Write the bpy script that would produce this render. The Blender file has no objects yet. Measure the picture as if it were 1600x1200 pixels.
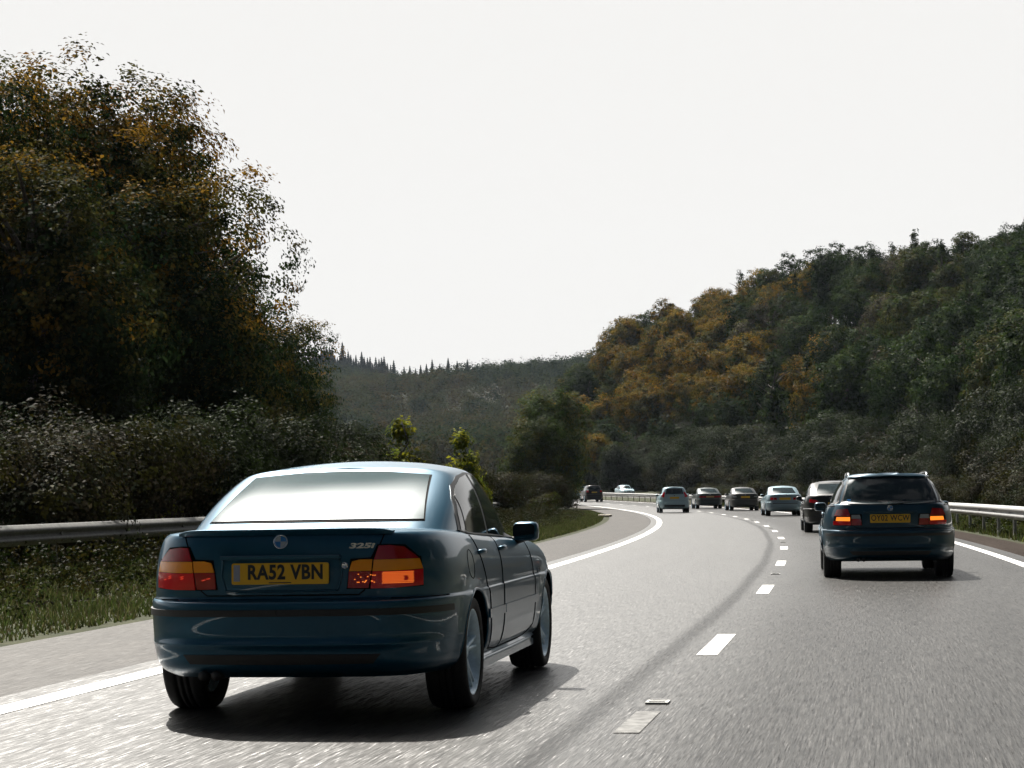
import bpy, bmesh, math, random
import numpy as np
from mathutils import Vector, Matrix
from mathutils.bvhtree import BVHTree

SC = bpy.context.scene
COL = SC.collection
R_ = math.radians
# ------------------------------------------------------------------ camera
FPX, CH, HOR, ROLL = 3280.0, 1.184, 772.0, 0.0136
cam = bpy.data.cameras.new('camera'); camo = bpy.data.objects.new('camera', cam); COL.objects.link(camo)
cam.sensor_width = 36; cam.lens = FPX / 1600 * 36; cam.shift_y = (HOR - 600) / 1600
cam.clip_start = .1; cam.clip_end = 6000
camo.matrix_world = Matrix.Translation((0, 0, CH)) @ Matrix.Rotation(R_(90), 4, 'X') @ Matrix.Rotation(-ROLL, 4, 'Z')
SC.camera = camo
SC.view_settings.view_transform = 'Standard'; SC.view_settings.look = 'None'
SC.view_settings.exposure = 1.2; SC.view_settings.gamma = 1
# ------------------------------------------------------------------ light
SUN = Vector((-0.255, 0.73, 0.95)).normalized()
SUN_EL = math.asin(SUN.z); SUN_AZ = math.atan2(SUN.x, SUN.y)
W = bpy.data.worlds.new('World'); SC.world = W; W.use_nodes = True
nt = W.node_tree; nt.nodes.clear()
def N(tree, t, **k):
    n = tree.nodes.new(t)
    for a, b in k.items(): setattr(n, a, b)
    return n
L = nt.links
out = N(nt, 'ShaderNodeOutputWorld'); bg = N(nt, 'ShaderNodeBackground')
sky = N(nt, 'ShaderNodeTexSky', sky_type='NISHITA', sun_disc=False)
sky.sun_elevation = SUN_EL; sky.sun_rotation = SUN_AZ; sky.dust_density = 3.0; sky.air_density = 1.0; sky.altitude = 60
# bright white haze low in the sky on the sun's side, clearer above and behind, and a glow round the sun
geo = N(nt, 'ShaderNodeTexCoord')
def wdot(v):
    d = N(nt, 'ShaderNodeVectorMath', operation='DOT_PRODUCT'); d.inputs[1].default_value = v
    L.new(geo.outputs['Generated'], d.inputs[0]); return d.outputs['Value']
def wmap(src, a, b, c, d):
    m_ = N(nt, 'ShaderNodeMapRange', interpolation_type='SMOOTHSTEP')
    for i_, v_ in zip((1, 2, 3, 4), (a, b, c, d)): m_.inputs[i_].default_value = v_
    L.new(src, m_.inputs[0]); return m_.outputs[0]
def wmul(a, b, op='MULTIPLY'):
    m_ = N(nt, 'ShaderNodeMath', operation=op)
    for i_, v_ in enumerate((a, b)):
        if hasattr(v_, 'links'): L.new(v_, m_.inputs[i_])
        else: m_.inputs[i_].default_value = v_
    return m_.outputs[0]
SH_ = Vector((SUN.x, SUN.y, 0)).normalized()
low = wmap(wdot((0, 0, 1)), .27, .62, 1, 0)
fwd = wmap(wdot(SH_), -.25, .72, 0, 1)
wno = N(nt, 'ShaderNodeTexNoise'); wno.inputs['Scale'].default_value = 3.2; wno.inputs['Detail'].default_value = 7
wmp = N(nt, 'ShaderNodeMapping'); wmp.inputs['Scale'].default_value = (1, 1, 2.5); L.new(geo.outputs['Generated'], wmp.inputs[0]); L.new(wmp.outputs[0], wno.inputs['Vector'])
cloud = wmul(wmap(wno.outputs[0], .45, .62, 0, .38), wmap(wdot(SUN), -.1, .95, .08, 1))
veil = wmul(wmul(low, fwd), cloud, 'MAXIMUM')
glow = wmul(wmul(wmap(wdot(SUN), .935, 1.0, 0, 1), 1.4, 'POWER'), 120)
ss = N(nt, 'ShaderNodeVectorMath', operation='SCALE'); L.new(sky.outputs[0], ss.inputs[0]); ss.inputs['Scale'].default_value = .16
mx = N(nt, 'ShaderNodeMix', data_type='RGBA'); mx.inputs[7].default_value = (7.85, 7.74, 7.58, 1)
L.new(veil, mx.inputs[0]); L.new(ss.outputs[0], mx.inputs[6])
gl = N(nt, 'ShaderNodeVectorMath', operation='SCALE'); gl.inputs[0].default_value = (1, .97, .92); L.new(glow, gl.inputs['Scale'])
ad = N(nt, 'ShaderNodeVectorMath', operation='ADD'); L.new(mx.outputs[2], ad.inputs[0]); L.new(gl.outputs[0], ad.inputs[1])
L.new(ad.outputs[0], bg.inputs[0]); bg.inputs[1].default_value = 0.05
L.new(bg.outputs[0], out.inputs[0])
sl = bpy.data.lights.new('sun', 'SUN'); sl.energy = 5.0; sl.angle = R_(.6); sl.color = (1, .95, .87)
so = bpy.data.objects.new('sun', sl); COL.objects.link(so)
so.rotation_euler = (-SUN).to_track_quat('-Z', 'Y').to_euler()

# ------------------------------------------------------------------ materials
MATS = {}
def mat(name, color=(.5, .5, .5), rough=.5, metal=0, spec=.5, coat=0, coat_rough=.05, emit=None, estr=0):
    m = bpy.data.materials.new(name); m.use_nodes = True
    p = m.node_tree.nodes['Principled BSDF']
    p.inputs['Base Color'].default_value = (*color, 1); p.inputs['Roughness'].default_value = rough
    p.inputs['Metallic'].default_value = metal; p.inputs['Specular IOR Level'].default_value = spec
    p.inputs['Coat Weight'].default_value = coat; p.inputs['Coat Roughness'].default_value = coat_rough
    if emit: p.inputs['Emission Color'].default_value = (*emit, 1); p.inputs['Emission Strength'].default_value = estr
    MATS[name] = m
    return m
def noise_bump(m, scale, strength, dist=.01, detail=3, coord='Object', colvar=0, roughvar=0, stretch=None):
    t = m.node_tree; p = t.nodes['Principled BSDF']
    tc = N(t, 'ShaderNodeTexCoord'); no = N(t, 'ShaderNodeTexNoise'); no.inputs['Scale'].default_value = scale
    no.inputs['Detail'].default_value = detail
    src = tc.outputs[coord]
    if stretch:
        mp = N(t, 'ShaderNodeMapping'); mp.inputs['Scale'].default_value = stretch
        t.links.new(src, mp.inputs[0]); src = mp.outputs[0]
    t.links.new(src, no.inputs['Vector'])
    if strength:
        b = N(t, 'ShaderNodeBump'); b.inputs['Strength'].default_value = strength; b.inputs['Distance'].default_value = dist
        t.links.new(no.outputs[0], b.inputs['Height']); t.links.new(b.outputs[0], p.inputs['Normal'])
    if colvar:
        c = p.inputs['Base Color'].default_value[:]
        r = N(t, 'ShaderNodeMix', data_type='RGBA')
        r.inputs[6].default_value = [v * (1 - colvar) for v in c[:3]] + [1]
        r.inputs[7].default_value = [min(1, v * (1 + colvar)) for v in c[:3]] + [1]
        mm = N(t, 'ShaderNodeMapRange'); mm.inputs[1].default_value = .3; mm.inputs[2].default_value = .7
        t.links.new(no.outputs[0], mm.inputs[0]); t.links.new(mm.outputs[0], r.inputs[0])
        t.links.new(r.outputs[2], p.inputs['Base Color'])
    return m

def leaf_mat(name, transl=.4, gloss=.05, rough=.4, tint=1.0):
    m = bpy.data.materials.new(name); m.use_nodes = True; t = m.node_tree; t.nodes.clear()
    o = N(t, 'ShaderNodeOutputMaterial'); at = N(t, 'ShaderNodeAttribute', attribute_name='Col')
    oi = N(t, 'ShaderNodeObjectInfo')
    hs = N(t, 'ShaderNodeHueSaturation')
    mr = N(t, 'ShaderNodeMapRange'); mr.inputs[3].default_value = .42 * tint; mr.inputs[4].default_value = .68 * tint
    t.links.new(oi.outputs['Random'], mr.inputs[0]); t.links.new(mr.outputs[0], hs.inputs['Value'])
    t.links.new(at.outputs['Color'], hs.inputs['Color'])
    d = N(t, 'ShaderNodeBsdfDiffuse'); tr = N(t, 'ShaderNodeBsdfTranslucent'); g = N(t, 'ShaderNodeBsdfGlossy')
    g.inputs['Roughness'].default_value = rough
    m1 = N(t, 'ShaderNodeMixShader'); m1.inputs[0].default_value = transl
    m2 = N(t, 'ShaderNodeMixShader'); m2.inputs[0].default_value = gloss
    t.links.new(hs.outputs[0], d.inputs[0]); t.links.new(hs.outputs[0], tr.inputs[0])
    t.links.new(d.outputs[0], m1.inputs[1]); t.links.new(tr.outputs[0], m1.inputs[2])
    t.links.new(m1.outputs[0], m2.inputs[1]); t.links.new(g.outputs[0], m2.inputs[2])
    t.links.new(m2.outputs[0], o.inputs[0])
    MATS[name] = m
    return m

LEAF = leaf_mat('leaf', .36, .005, .5)
LEAFG = leaf_mat('glossy_leaf', .26, .006, .5, tint=.56)
FAR = leaf_mat('far_leaf', .3, .0, .5)
BARK = noise_bump(mat('bark', (.06, .048, .038), .9), 9, .6, .02, colvar=.5, stretch=(3, 3, .6))
TYRE = mat('tyre_rubber', (.012, .012, .013), .75)
RIM = noise_bump(mat('alloy', (.62, .78, .90), .32, .3), 40, 0, colvar=.1)
BLACK = mat('black_plastic', (.012, .012, .013), .45)
GAP = mat('gap_black', (.004, .004, .004), .8, spec=.05)
UNDER = mat('underbody', (.010, .010, .010), .9)
GLASS = mat('tinted_glass', (.012, .022, .024), .06, spec=.75)
REARGLASS = mat('rear_glass', (.012, .05, .055), .04, spec=.9, coat=.35, coat_rough=.15)
CHROME = mat('chrome', (.75, .77, .78), .12, 1)
REDL = mat('red_lens', (.70, .004, .012), .14, spec=.6, coat=.5)
DREDL = mat('dark_red_lens', (.34, .002, .008), .14, spec=.6, coat=.5)
AMBL = mat('amber_lens', (.90, .30, .008), .14, spec=.6, coat=.5)
CLRL = mat('clear_lens', (.30, .32, .33), .12, spec=.6, coat=.5)
GLOW = mat('lit_lamp', (.6, .1, .02), .3, emit=(1, .23, .02), estr=.62)
GLOWR = mat('red_sun_sparkle', (.5, .02, .01), .3, emit=(1, .06, .02), estr=.22)  # emission imitates sun sparkle on the unlit left lamp
SPARK = mat('reflector_cell', (.6, .1, .02), .3, emit=(1, .24, .03), estr=.5)  # glow stands in for sun glinting on the reflector cells
YPLATE = mat('plate_yellow', (.75, .42, .01), .45)
PLTXT = mat('plate_text', (.01, .012, .015), .5)
PLBLUE = mat('plate_band', (.28, .30, .36), .5)
BLUEE = mat('badge_blue', (.02, .16, .42), .3)
WHITEE = mat('badge_white', (.35, .38, .40), .3)
GALV = noise_bump(mat('galvanised_steel', (.24, .24, .235), .5, .25), 14, .12, .004, colvar=.25, stretch=(1, 1, 1))
RPAINT = noise_bump(mat('road_paint', (.60, .60, .585), .6), 30, .2, .003, colvar=.12)
STUD = mat('stud_rubber', (.30, .30, .29), .6)
STUDG = mat('stud_glass', (.7, .7, .68), .15)

def paint(name, c, metal=.55, rough=.38):
    m = mat(name, c, rough, metal, coat=.65, coat_rough=.035)
    t = m.node_tree; p = t.nodes['Principled BSDF']
    no = N(t, 'ShaderNodeTexNoise'); no.inputs['Scale'].default_value = 2.2; no.inputs['Detail'].default_value = 6
    tc = N(t, 'ShaderNodeTexCoord'); t.links.new(tc.outputs['Object'], no.inputs['Vector'])
    mr = N(t, 'ShaderNodeMapRange'); mr.inputs[3].default_value = .01; mr.inputs[4].default_value = .05
    t.links.new(no.outputs[0], mr.inputs[0]); t.links.new(mr.outputs[0], p.inputs['Coat Roughness'])
    return m
P_TEAL = paint('paint_teal_blue', (.0, .064, .118))
P_BLUE = paint('paint_mid_blue', (.0, .038, .070))
P_SILV = paint('paint_silver_blue', (.22, .32, .37), .4)
P_PALE = paint('paint_pale_blue', (.36, .50, .56), .3)
P_BLACK = paint('paint_black', (.006, .007, .008), .2)
P_GREEN = paint('paint_dark_green', (.008, .022, .022), .3)
P_DARK = paint('paint_dark_grey', (.018, .014, .017), .3)
P_WHITE = paint('paint_white', (.6, .62, .63), 0)

# asphalt -----------------------------------------------------------
def asphalt(name, base, lo, hi, rough, stretch=(70, 5.0, 1), bump=.55, seam=False, spec=.5):
    m = bpy.data.materials.new(name); m.use_nodes = True; t = m.node_tree; p = t.nodes['Principled BSDF']; K = t.links
    uv = N(t, 'ShaderNodeUVMap', uv_map='UVMap')
    mp = N(t, 'ShaderNodeMapping'); mp.inputs['Scale'].default_value = stretch; K.new(uv.outputs[0], mp.inputs[0])
    n1 = N(t, 'ShaderNodeTexNoise'); n1.inputs['Scale'].default_value = 1; n1.inputs['Detail'].default_value = 4; n1.inputs['Roughness'].default_value = .65
    K.new(mp.outputs[0], n1.inputs['Vector'])
    mp2 = N(t, 'ShaderNodeMapping'); mp2.inputs['Scale'].default_value = (2.2, .16, 1); K.new(uv.outputs[0], mp2.inputs[0])
    n2 = N(t, 'ShaderNodeTexNoise'); n2.inputs['Scale'].default_value = 1; n2.inputs['Detail'].default_value = 5
    K.new(mp2.outputs[0], n2.inputs['Vector'])
    r = N(t, 'ShaderNodeValToRGB'); r.color_ramp.elements[0].position = .36; r.color_ramp.elements[1].position = .66
    r.color_ramp.elements[0].color = (*[b * lo for b in base], 1); r.color_ramp.elements[1].color = (*[b * hi for b in base], 1)
    K.new(n1.outputs[0], r.inputs[0])
    mm = N(t, 'ShaderNodeMapRange'); mm.inputs[1].default_value = .3; mm.inputs[2].default_value = .7
    mm.inputs[3].default_value = .78; mm.inputs[4].default_value = 1.22; K.new(n2.outputs[0], mm.inputs[0])
    mu = N(t, 'ShaderNodeVectorMath', operation='SCALE'); K.new(r.outputs[0], mu.inputs[0]); K.new(mm.outputs[0], mu.inputs['Scale'])
    colout = mu.outputs[0]
    if seam:
        sp = N(t, 'ShaderNodeSeparateXYZ'); K.new(uv.outputs[0], sp.inputs[0])
        a = N(t, 'ShaderNodeMath', operation='SUBTRACT'); K.new(sp.outputs[0], a.inputs[0]); a.inputs[1].default_value = 3.44
        wob = N(t, 'ShaderNodeMath', operation='MULTIPLY_ADD'); K.new(n2.outputs[0], wob.inputs[0]); wob.inputs[1].default_value = .14
        K.new(a.outputs[0], wob.inputs[2])
        b = N(t, 'ShaderNodeMath', operation='ABSOLUTE'); K.new(wob.outputs[0], b.inputs[0])
        c = N(t, 'ShaderNodeMapRange', interpolation_type='SMOOTHSTEP'); c.inputs[1].default_value = .02; c.inputs[2].default_value = .13
        c.inputs[3].default_value = .42; c.inputs[4].default_value = 1; K.new(b.outputs[0], c.inputs[0])
        m3 = N(t, 'ShaderNodeVectorMath', operation='SCALE'); K.new(colout, m3.inputs[0]); K.new(c.outputs[0], m3.inputs['Scale'])
        colout = m3.outputs[0]
        rr = N(t, 'ShaderNodeMath', operation='MULTIPLY_ADD'); K.new(c.outputs[0], rr.inputs[0]); rr.inputs[1].default_value = 0; rr.inputs[2].default_value = rough
        ra = N(t, 'ShaderNodeMath', operation='MULTIPLY_ADD'); K.new(n1.outputs[0], ra.inputs[0]); ra.inputs[1].default_value = .22; 
        sb = N(t, 'ShaderNodeMath', operation='SUBTRACT'); K.new(rr.outputs[0], sb.inputs[0]); sb.inputs[1].default_value = .11
        K.new(sb.outputs[0], ra.inputs[2]); K.new(ra.outputs[0], p.inputs['Roughness'])
        # left lane gets more specular than the right, imitating its sun glare
        ln = N(t, 'ShaderNodeMapRange', interpolation_type='SMOOTHSTEP'); ln.inputs[1].default_value = 2.9; ln.inputs[2].default_value = 4.4
        ln.inputs[3].default_value = spec; ln.inputs[4].default_value = spec * .28; K.new(sp.outputs[0], ln.inputs[0])
        sc_ = N(t, 'ShaderNodeMath', operation='MULTIPLY'); K.new(ln.outputs[0], sc_.inputs[0]); K.new(c.outputs[0], sc_.inputs[1])
    else:
        p.inputs['Roughness'].default_value = rough
    K.new(colout, p.inputs['Base Color'])
    p.inputs['Specular IOR Level'].default_value = spec
    if seam: K.new(sc_.outputs[0], p.inputs['Specular IOR Level'])
    # small stones: the surface normal tilts from grain to grain
    mp3 = N(t, 'ShaderNodeMapping'); mp3.inputs['Scale'].default_value = (stretch[0] * 1.7, stretch[1] * 2.6, 1); K.new(uv.outputs[0], mp3.inputs[0])
    n3 = N(t, 'ShaderNodeTexNoise'); n3.inputs['Scale'].default_value = 1; n3.inputs['Detail'].default_value = 3; n3.inputs['Roughness'].default_value = .7
    K.new(mp3.outputs[0], n3.inputs['Vector'])
    v1 = N(t, 'ShaderNodeVectorMath', operation='SUBTRACT'); K.new(n3.outputs[1], v1.inputs[0]); v1.inputs[1].default_value = (.5, .5, .5)
    v2 = N(t, 'ShaderNodeVectorMath', operation='MULTIPLY'); K.new(v1.outputs[0], v2.inputs[0]); v2.inputs[1].default_value = (bump * 2.6, bump * 2.6, 0)
    v3 = N(t, 'ShaderNodeVectorMath', operation='ADD'); K.new(v2.outputs[0], v3.inputs[0]); v3.inputs[1].default_value = (0, 0, 1)
    v4 = N(t, 'ShaderNodeVectorMath', operation='NORMALIZE'); K.new(v3.outputs[0], v4.inputs[0]); K.new(v4.outputs[0], p.inputs['Normal'])
    return m
ROAD = asphalt('asphalt_carriageway', (.027, .0265, .0255), .3, 2.1, .36, (85, 1.5, 1), seam=True, spec=.66, bump=.50)
SHOULDER = asphalt('asphalt_shoulder', (.034, .031, .028), .4, 1.6, .6, (60, 1.6, 1), .6, spec=.12)
DIRT = asphalt('dirt_edge', (.034, .027, .023), .5, 1.5, .95, (18, 14, 1), .9, spec=.03)
def ground_mat(name, a, b, sc):
    m = mat(name, a, .95, spec=.15); t = m.node_tree; p = t.nodes['Principled BSDF']
    tc = N(t, 'ShaderNodeTexCoord'); no = N(t, 'ShaderNodeTexNoise'); no.inputs['Scale'].default_value = sc; no.inputs['Detail'].default_value = 8
    t.links.new(tc.outputs['Object'], no.inputs['Vector'])
    r = N(t, 'ShaderNodeValToRGB'); r.color_ramp.elements[0].position = .35; r.color_ramp.elements[1].position = .65
    r.color_ramp.elements[0].color = (*a, 1); r.color_ramp.elements[1].color = (*b, 1)
    t.links.new(no.outputs[0], r.inputs[0]); t.links.new(r.outputs[0], p.inputs['Base Color'])
    bu = N(t, 'ShaderNodeBump'); bu.inputs['Strength'].default_value = .8; bu.inputs['Distance'].default_value = .05
    t.links.new(no.outputs[0], bu.inputs['Height']); t.links.new(bu.outputs[0], p.inputs['Normal'])
    return m
GROUND = ground_mat('earth_and_litter', (.010, .011, .005), (.022, .021, .011), .9)
VERGE = ground_mat('verge_turf', (.018, .023, .008), (.036, .038, .016), 2.5)

# ------------------------------------------------------------------ object helpers
def link(o, parent=None):
    COL.objects.link(o)
    if parent is not None: o.parent = parent
    return o
def tag(o, label=None, cat=None, group=None, kind=None):
    if label: o['label'] = label
    if cat: o['category'] = cat
    if group: o['group'] = group
    if kind: o['kind'] = kind
    return o
def empty(name, loc=(0, 0, 0), rz=0):
    o = bpy.data.objects.new(name, None); o.location = loc; o.rotation_euler = (0, 0, rz); o.empty_display_size = .2
    return link(o)
def meshobj(name, V, F, m, parent=None, smooth=False, uv=None, col=None):
    me = bpy.data.meshes.new(name)
    V = np.asarray(V, dtype=np.float32)
    if isinstance(F, np.ndarray):
        n, k = F.shape
        me.vertices.add(len(V)); me.vertices.foreach_set('co', V.ravel())
        me.loops.add(n * k); me.loops.foreach_set('vertex_index', F.astype(np.int32).ravel())
        me.polygons.add(n); me.polygons.foreach_set('loop_start', np.arange(0, n * k, k, dtype=np.int32))
        try: me.polygons.foreach_set('loop_total', np.full(n, k, dtype=np.int32))
        except Exception: pass
        me.update(calc_edges=True)
    else:
        me.from_pydata([tuple(v) for v in V], [], F)
    if smooth: me.polygons.foreach_set('use_smooth', np.ones(len(me.polygons), dtype=bool))
    if uv is not None:
        l = me.uv_layers.new(name='UVMap')
        idx = np.zeros(len(me.loops), dtype=np.int32); me.loops.foreach_get('vertex_index', idx)
        l.data.foreach_set('uv', np.asarray(uv, dtype=np.float32)[idx].ravel())
    if col is not None:
        a = me.color_attributes.new('Col', 'FLOAT_COLOR', 'POINT')
        c = np.ones((len(V), 4), dtype=np.float32); c[:, :3] = col
        a.data.foreach_set('color', c.ravel())
    for mm in (m if isinstance(m, (list, tuple)) else [m]): me.materials.append(mm)
    o = bpy.data.objects.new(name, me)
    return link(o, parent)
def grid_faces(nu, nv, closed=False, flip=False):
    F = []
    for i in range(nu if closed else nu - 1):
        for j in range(nv - 1):
            a = i * nv + j; b = ((i + 1) % nu) * nv + j
            f = (a, b, b + 1, a + 1)
            F.append(f[::-1] if flip else f)
    return F
class MB:
    def __init__(s): s.V = []; s.F = []
    def add(s, V, F):
        n = len(s.V); s.V += [tuple(v) for v in V]; s.F += [tuple(i + n for i in f) for f in F]
    def box(s, c, d, rot=None):
        P = []
        for x in (-.5, .5):
            for y in (-.5, .5):
                for z in (-.5, .5):
                    v = Vector((x * d[0], y * d[1], z * d[2]))
                    if rot: v = rot @ v
                    P.append(Vector(c) + v)
        s.add(P, [(0, 1, 3, 2), (4, 6, 7, 5), (0, 4, 5, 1), (2, 3, 7, 6), (0, 2, 6, 4), (1, 5, 7, 3)])
    def tube(s, pts, rad, n=8, cap=True):
        pts = [Vector(p) for p in pts]; rad = rad if isinstance(rad, (list, tuple)) else [rad] * len(pts)
        V = []
        for i, p in enumerate(pts):
            d = (pts[min(i + 1, len(pts) - 1)] - pts[max(i - 1, 0)]).normalized()
            a = d.orthogonal().normalized() if abs(d.z) > .9 else d.cross(Vector((0, 0, 1))).normalized()
            b = d.cross(a)
            for k in range(n):
                t = 2 * math.pi * k / n
                V.append(p + (a * math.cos(t) + b * math.sin(t)) * rad[i])
        F = []
        for i in range(len(pts) - 1):
            for k in range(n): F.append((i * n + k, i * n + (k + 1) % n, (i + 1) * n + (k + 1) % n, (i + 1) * n + k))
        if cap: F += [tuple(range(n))[::-1], tuple(range((len(pts) - 1) * n, len(pts) * n))]
        s.add(V, F)
    def lathe(s, prof, n=32, axis='x', c=(0, 0, 0)):
        V = []
        for k in range(n):
            t = 2 * math.pi * k / n
            for (r, h) in prof:
                if axis == 'x': V.append((c[0] + h, c[1] + r * math.cos(t), c[2] + r * math.sin(t)))
                else: V.append((c[0] + r * math.cos(t), c[1] + r * math.sin(t), c[2] + h))
        s.add(V, grid_faces(n, len(prof), closed=True))
    def build(s, name, m, parent=None, smooth=False):
        return meshobj(name, s.V, s.F, m, parent, smooth)
def bevel(o, w=.004, seg=2):
    md = o.modifiers.new('bevel', 'BEVEL'); md.width = w; md.segments = seg; md.limit_method = 'ANGLE'; return o

# ------------------------------------------------------------------ road geometry
RR, HD, X0 = 673.7, .1705, -2.356
XC = X0 - RR * math.cos(HD); YC = 15 + RR * math.sin(HD)
def zr(Y):
    a = max(0, min(Y, 330) - 100.); return 3e-5 * a * a
def rd(s, off, z=0):                      # s metres along from Y=15, off to the right of the left edge line
    th = HD - s / RR
    x = XC + (RR + off) * math.cos(th); y = YC - (RR + off) * math.sin(th)
    return (x, y, zr(y) + z)
def offs(X, Y): return np.hypot(np.asarray(X) - XC, np.asarray(Y) - YC) - RR
def s_at(Y, off=0): return (HD - math.asin((YC - Y) / (RR + off))) * RR
def strip(name, o0, o1, s0, s1, z0, z1, m, ds=2.0, no=2, kind='structure', parent=None):
    ns = int((s1 - s0) / ds) + 1; V = []; UV = []
    for i in range(ns + 1):
        s = s0 + (s1 - s0) * i / ns
        for j in range(no + 1):
            f = j / no; o = o0 + (o1 - o0) * f
            V.append(rd(s, o, z0 + (z1 - z0) * f)); UV.append((o, s))
    ob = meshobj(name, V, grid_faces(ns + 1, no + 1, flip=True), m, parent, True, uv=UV)
    if kind: ob['kind'] = kind
    return ob

def sstep(x, a, b):
    t = np.clip((np.asarray(x, dtype=float) - a) / (b - a), 0, 1); return t * t * (3 - 2 * t)
def terrain(X, Y):
    X = np.asarray(X, dtype=float); Y = np.asarray(Y, dtype=float)
    o = offs(X, Y)
    a = np.clip(np.minimum(Y, 330) - 100, 0, None); base = 3e-5 * a * a - .06
    # right wooded bank
    d = np.clip(o - 25, 0, None)
    bank = np.where(d < 40, .62 * d, 24.8 + .10 * (d - 40)) * sstep(d, 0, 8) * (.50 + .50 * sstep(Y, 165, 330)) * sstep(X, 0, 16)
    bank = bank * (1 - sstep(o, 120, 260)) * (1 - sstep(Y, 370, 450))
    # left side rises gently under the trees
    l = np.clip(-o - 9, 0, None); left = .12 * np.clip(l, 0, 14) * sstep(l, 0, 6) * (1 - sstep(l, 40, 90)) * (1 - sstep(Y, 150, 260))
    # far valley side, in folds
    f = sstep(Y, 330, 1250)
    far = 66 * f + sstep(Y, 420, 700) * (5 * np.sin(X / 61 + Y / 130) + 3 * np.sin(X / 31 - Y / 83 + 1.3) + 2 * np.sin(Y / 47. + X / 90))
    far = far - 14 * np.exp(-((X + 30) / 75) ** 2) * f + 8 * sstep(X, 10, 90) * f
    far = far * sstep(Y, 330, 520)
    far = far - 25 * sstep(Y, 1300, 2600)
    return base + bank + left + far
def ground():
    ys = np.concatenate([-np.geomspace(3000, 70, 14), np.arange(-60, 0, 10), np.arange(0, 120, 4), np.arange(120, 560, 7), np.arange(560, 1500, 18), np.geomspace(1500, 5000, 14)])
    xs = np.concatenate([-np.geomspace(3000, 110, 16), np.arange(-100, 140, 5), np.geomspace(145, 3000, 18)])
    X, Y = np.meshgrid(xs, ys, indexing='ij'); Z = terrain(X, Y)
    o = offs(X, Y); Z = np.where((o > -8) & (o < 26), Z - .12, Z)
    V = np.stack([X, Y, Z], -1).reshape(-1, 3)
    ob = meshobj('ground', V, grid_faces(len(xs), len(ys), flip=False), GROUND, None, True); ob['kind'] = 'structure'
    return ob
ground()
SMAX = 330
strip('road', -.35, 7.75, -260, SMAX, .0, .0, ROAD, no=4)
strip('hard_shoulder', -2.15, -.354, -260, SMAX, -.004, -.004, SHOULDER)
strip('left_verge', -9.5, -2.15, -260, SMAX, .10, -.03, VERGE, no=4)
strip('right_dirt_strip', 7.754, 8.6, -260, SMAX, -.004, -.002, DIRT)
strip('median_verge', 8.6, 14.2, -260, SMAX, -.002, .05, VERGE, no=3)
strip('opposite_road', 14.2, 23.2, -260, SMAX, .06, .06, SHOULDER, no=3)
strip('opposite_verge', 23.2, 27, -260, SMAX, .05, .55, VERGE, no=3)
ro = strip('edge_line', -.1, .1, -35, SMAX, .004, .004, RPAINT, no=1, kind='structure')
strip('edge_line', 7.26, 7.44, -35, SMAX, .004, .004, RPAINT, no=1, kind='structure')
S0 = 1.875
k = 0
for i in range(-2, 34):
    s = S0 + 9 * i
    d = strip('lane_dash', 3.59, 3.74, s - 1.1, s + 1.1, .0042, .0042, RPAINT, ds=.6, no=1, kind='structure')
# faded remains of an old mark and the road studs
def stud(s, off):
    p = rd(s, off, .004); th = HD - s / RR
    e = tag(empty('road_stud', p, -th), 'low pale road stud set in the lane line of the road', 'road stud', 'road studs along the lane line')
    m = MB(); m.box((0, 0, .004), (.13, .16, .008)); bevel(m.build('casing', STUD, e), .002)
    for y in (-.05, .05):
        m = MB(); m.box((0, y, .010), (.09, .02, .006)); m.build('reflector', STUDG, e)
for i in range(-1, 10): stud(S0 + 4.5 + 18 * i - 9, 3.665)
wp = noise_bump(mat('worn_paint', (.10, .10, .097), .8), 14, .2, .003, colvar=.75, stretch=(1, 1, 1))
for q in range(1): strip('worn_dash', 3.60, 3.73, -4.1, -3.1, .0042, .0042, wp, ds=.3, no=1)

# ------------------------------------------------------------------ W-beam barriers
GALVD = noise_bump(mat('shaded_steel', (.085, .085, .08), .6, .2), 14, .12, .004, colvar=.35)  # galvanised steel darkened to paint in the left barrier's own shade
def wbeam(name, off, s0, s1, side, top, label, gm=GALV, seg=3.2, hbeam=.31, cat='guardrail', posts=True, group=None):
    """side=+1: face looks left (towards smaller offset)"""
    e = empty(name, rd((s0 + s1) / 2, off, 0)); tag(e, label, cat, group)
    base = e.location
    prof = [(-.005, 0), (.012, .012), (.045, .045), (.075, .062), (.079, .085), (.075, .105), (.02, .140), (.006, .155),
            (.02, .170), (.075, .205), (.079, .225), (.075, .248), (.045, .268), (.012, .298), (-.005, .31)]
    n = int((s1 - s0) / seg)
    for i in range(n):
        V = []
        ss = [s0 + i * seg + j * (seg + .25) / 4 for j in range(5)]
        lap = .003 * (i % 2)
        ns = len(ss)
        for s in ss:
            for dx, h in prof: V.append(Vector(rd(s, off - side * (dx + lap), top - .31 + h * hbeam / .31)) - base)
            for dx, h in prof[::-1]: V.append(Vector(rd(s, off - side * (dx + lap - .006), top - .31 + h * hbeam / .31)) - base)
        F = []
        np_ = len(prof) * 2
        for a in range(ns - 1):
            for b in range(np_):
                F.append((a * np_ + b, (a + 1) * np_ + b, (a + 1) * np_ + (b + 1) % np_, a * np_ + (b + 1) % np_))
        meshobj('beam', V, F, gm, e, True)
        if posts:
            pm = MB(); c = Vector(rd(s0 + i * seg + .1, off + side * .09, 0)) - base
            pm.box((c.x, c.y, c.z + (top - .05) / 2 - .08), (.06, .11, top + .08)); pm.build('post', gm, e)
            bm_ = MB(); c = Vector(rd(s0 + i * seg + .1, off + side * .02, 0)) - base
            bm_.box((c.x, c.y, c.z + top - .155), (.12, .1, .16)); bm_.build('spacer', gm, e)
    return e
wbeam('crash_barrier', 8.85, 12, 300, 1, .76, 'long galvanised crash barrier on posts along the right edge of the road, bright top')
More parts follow.
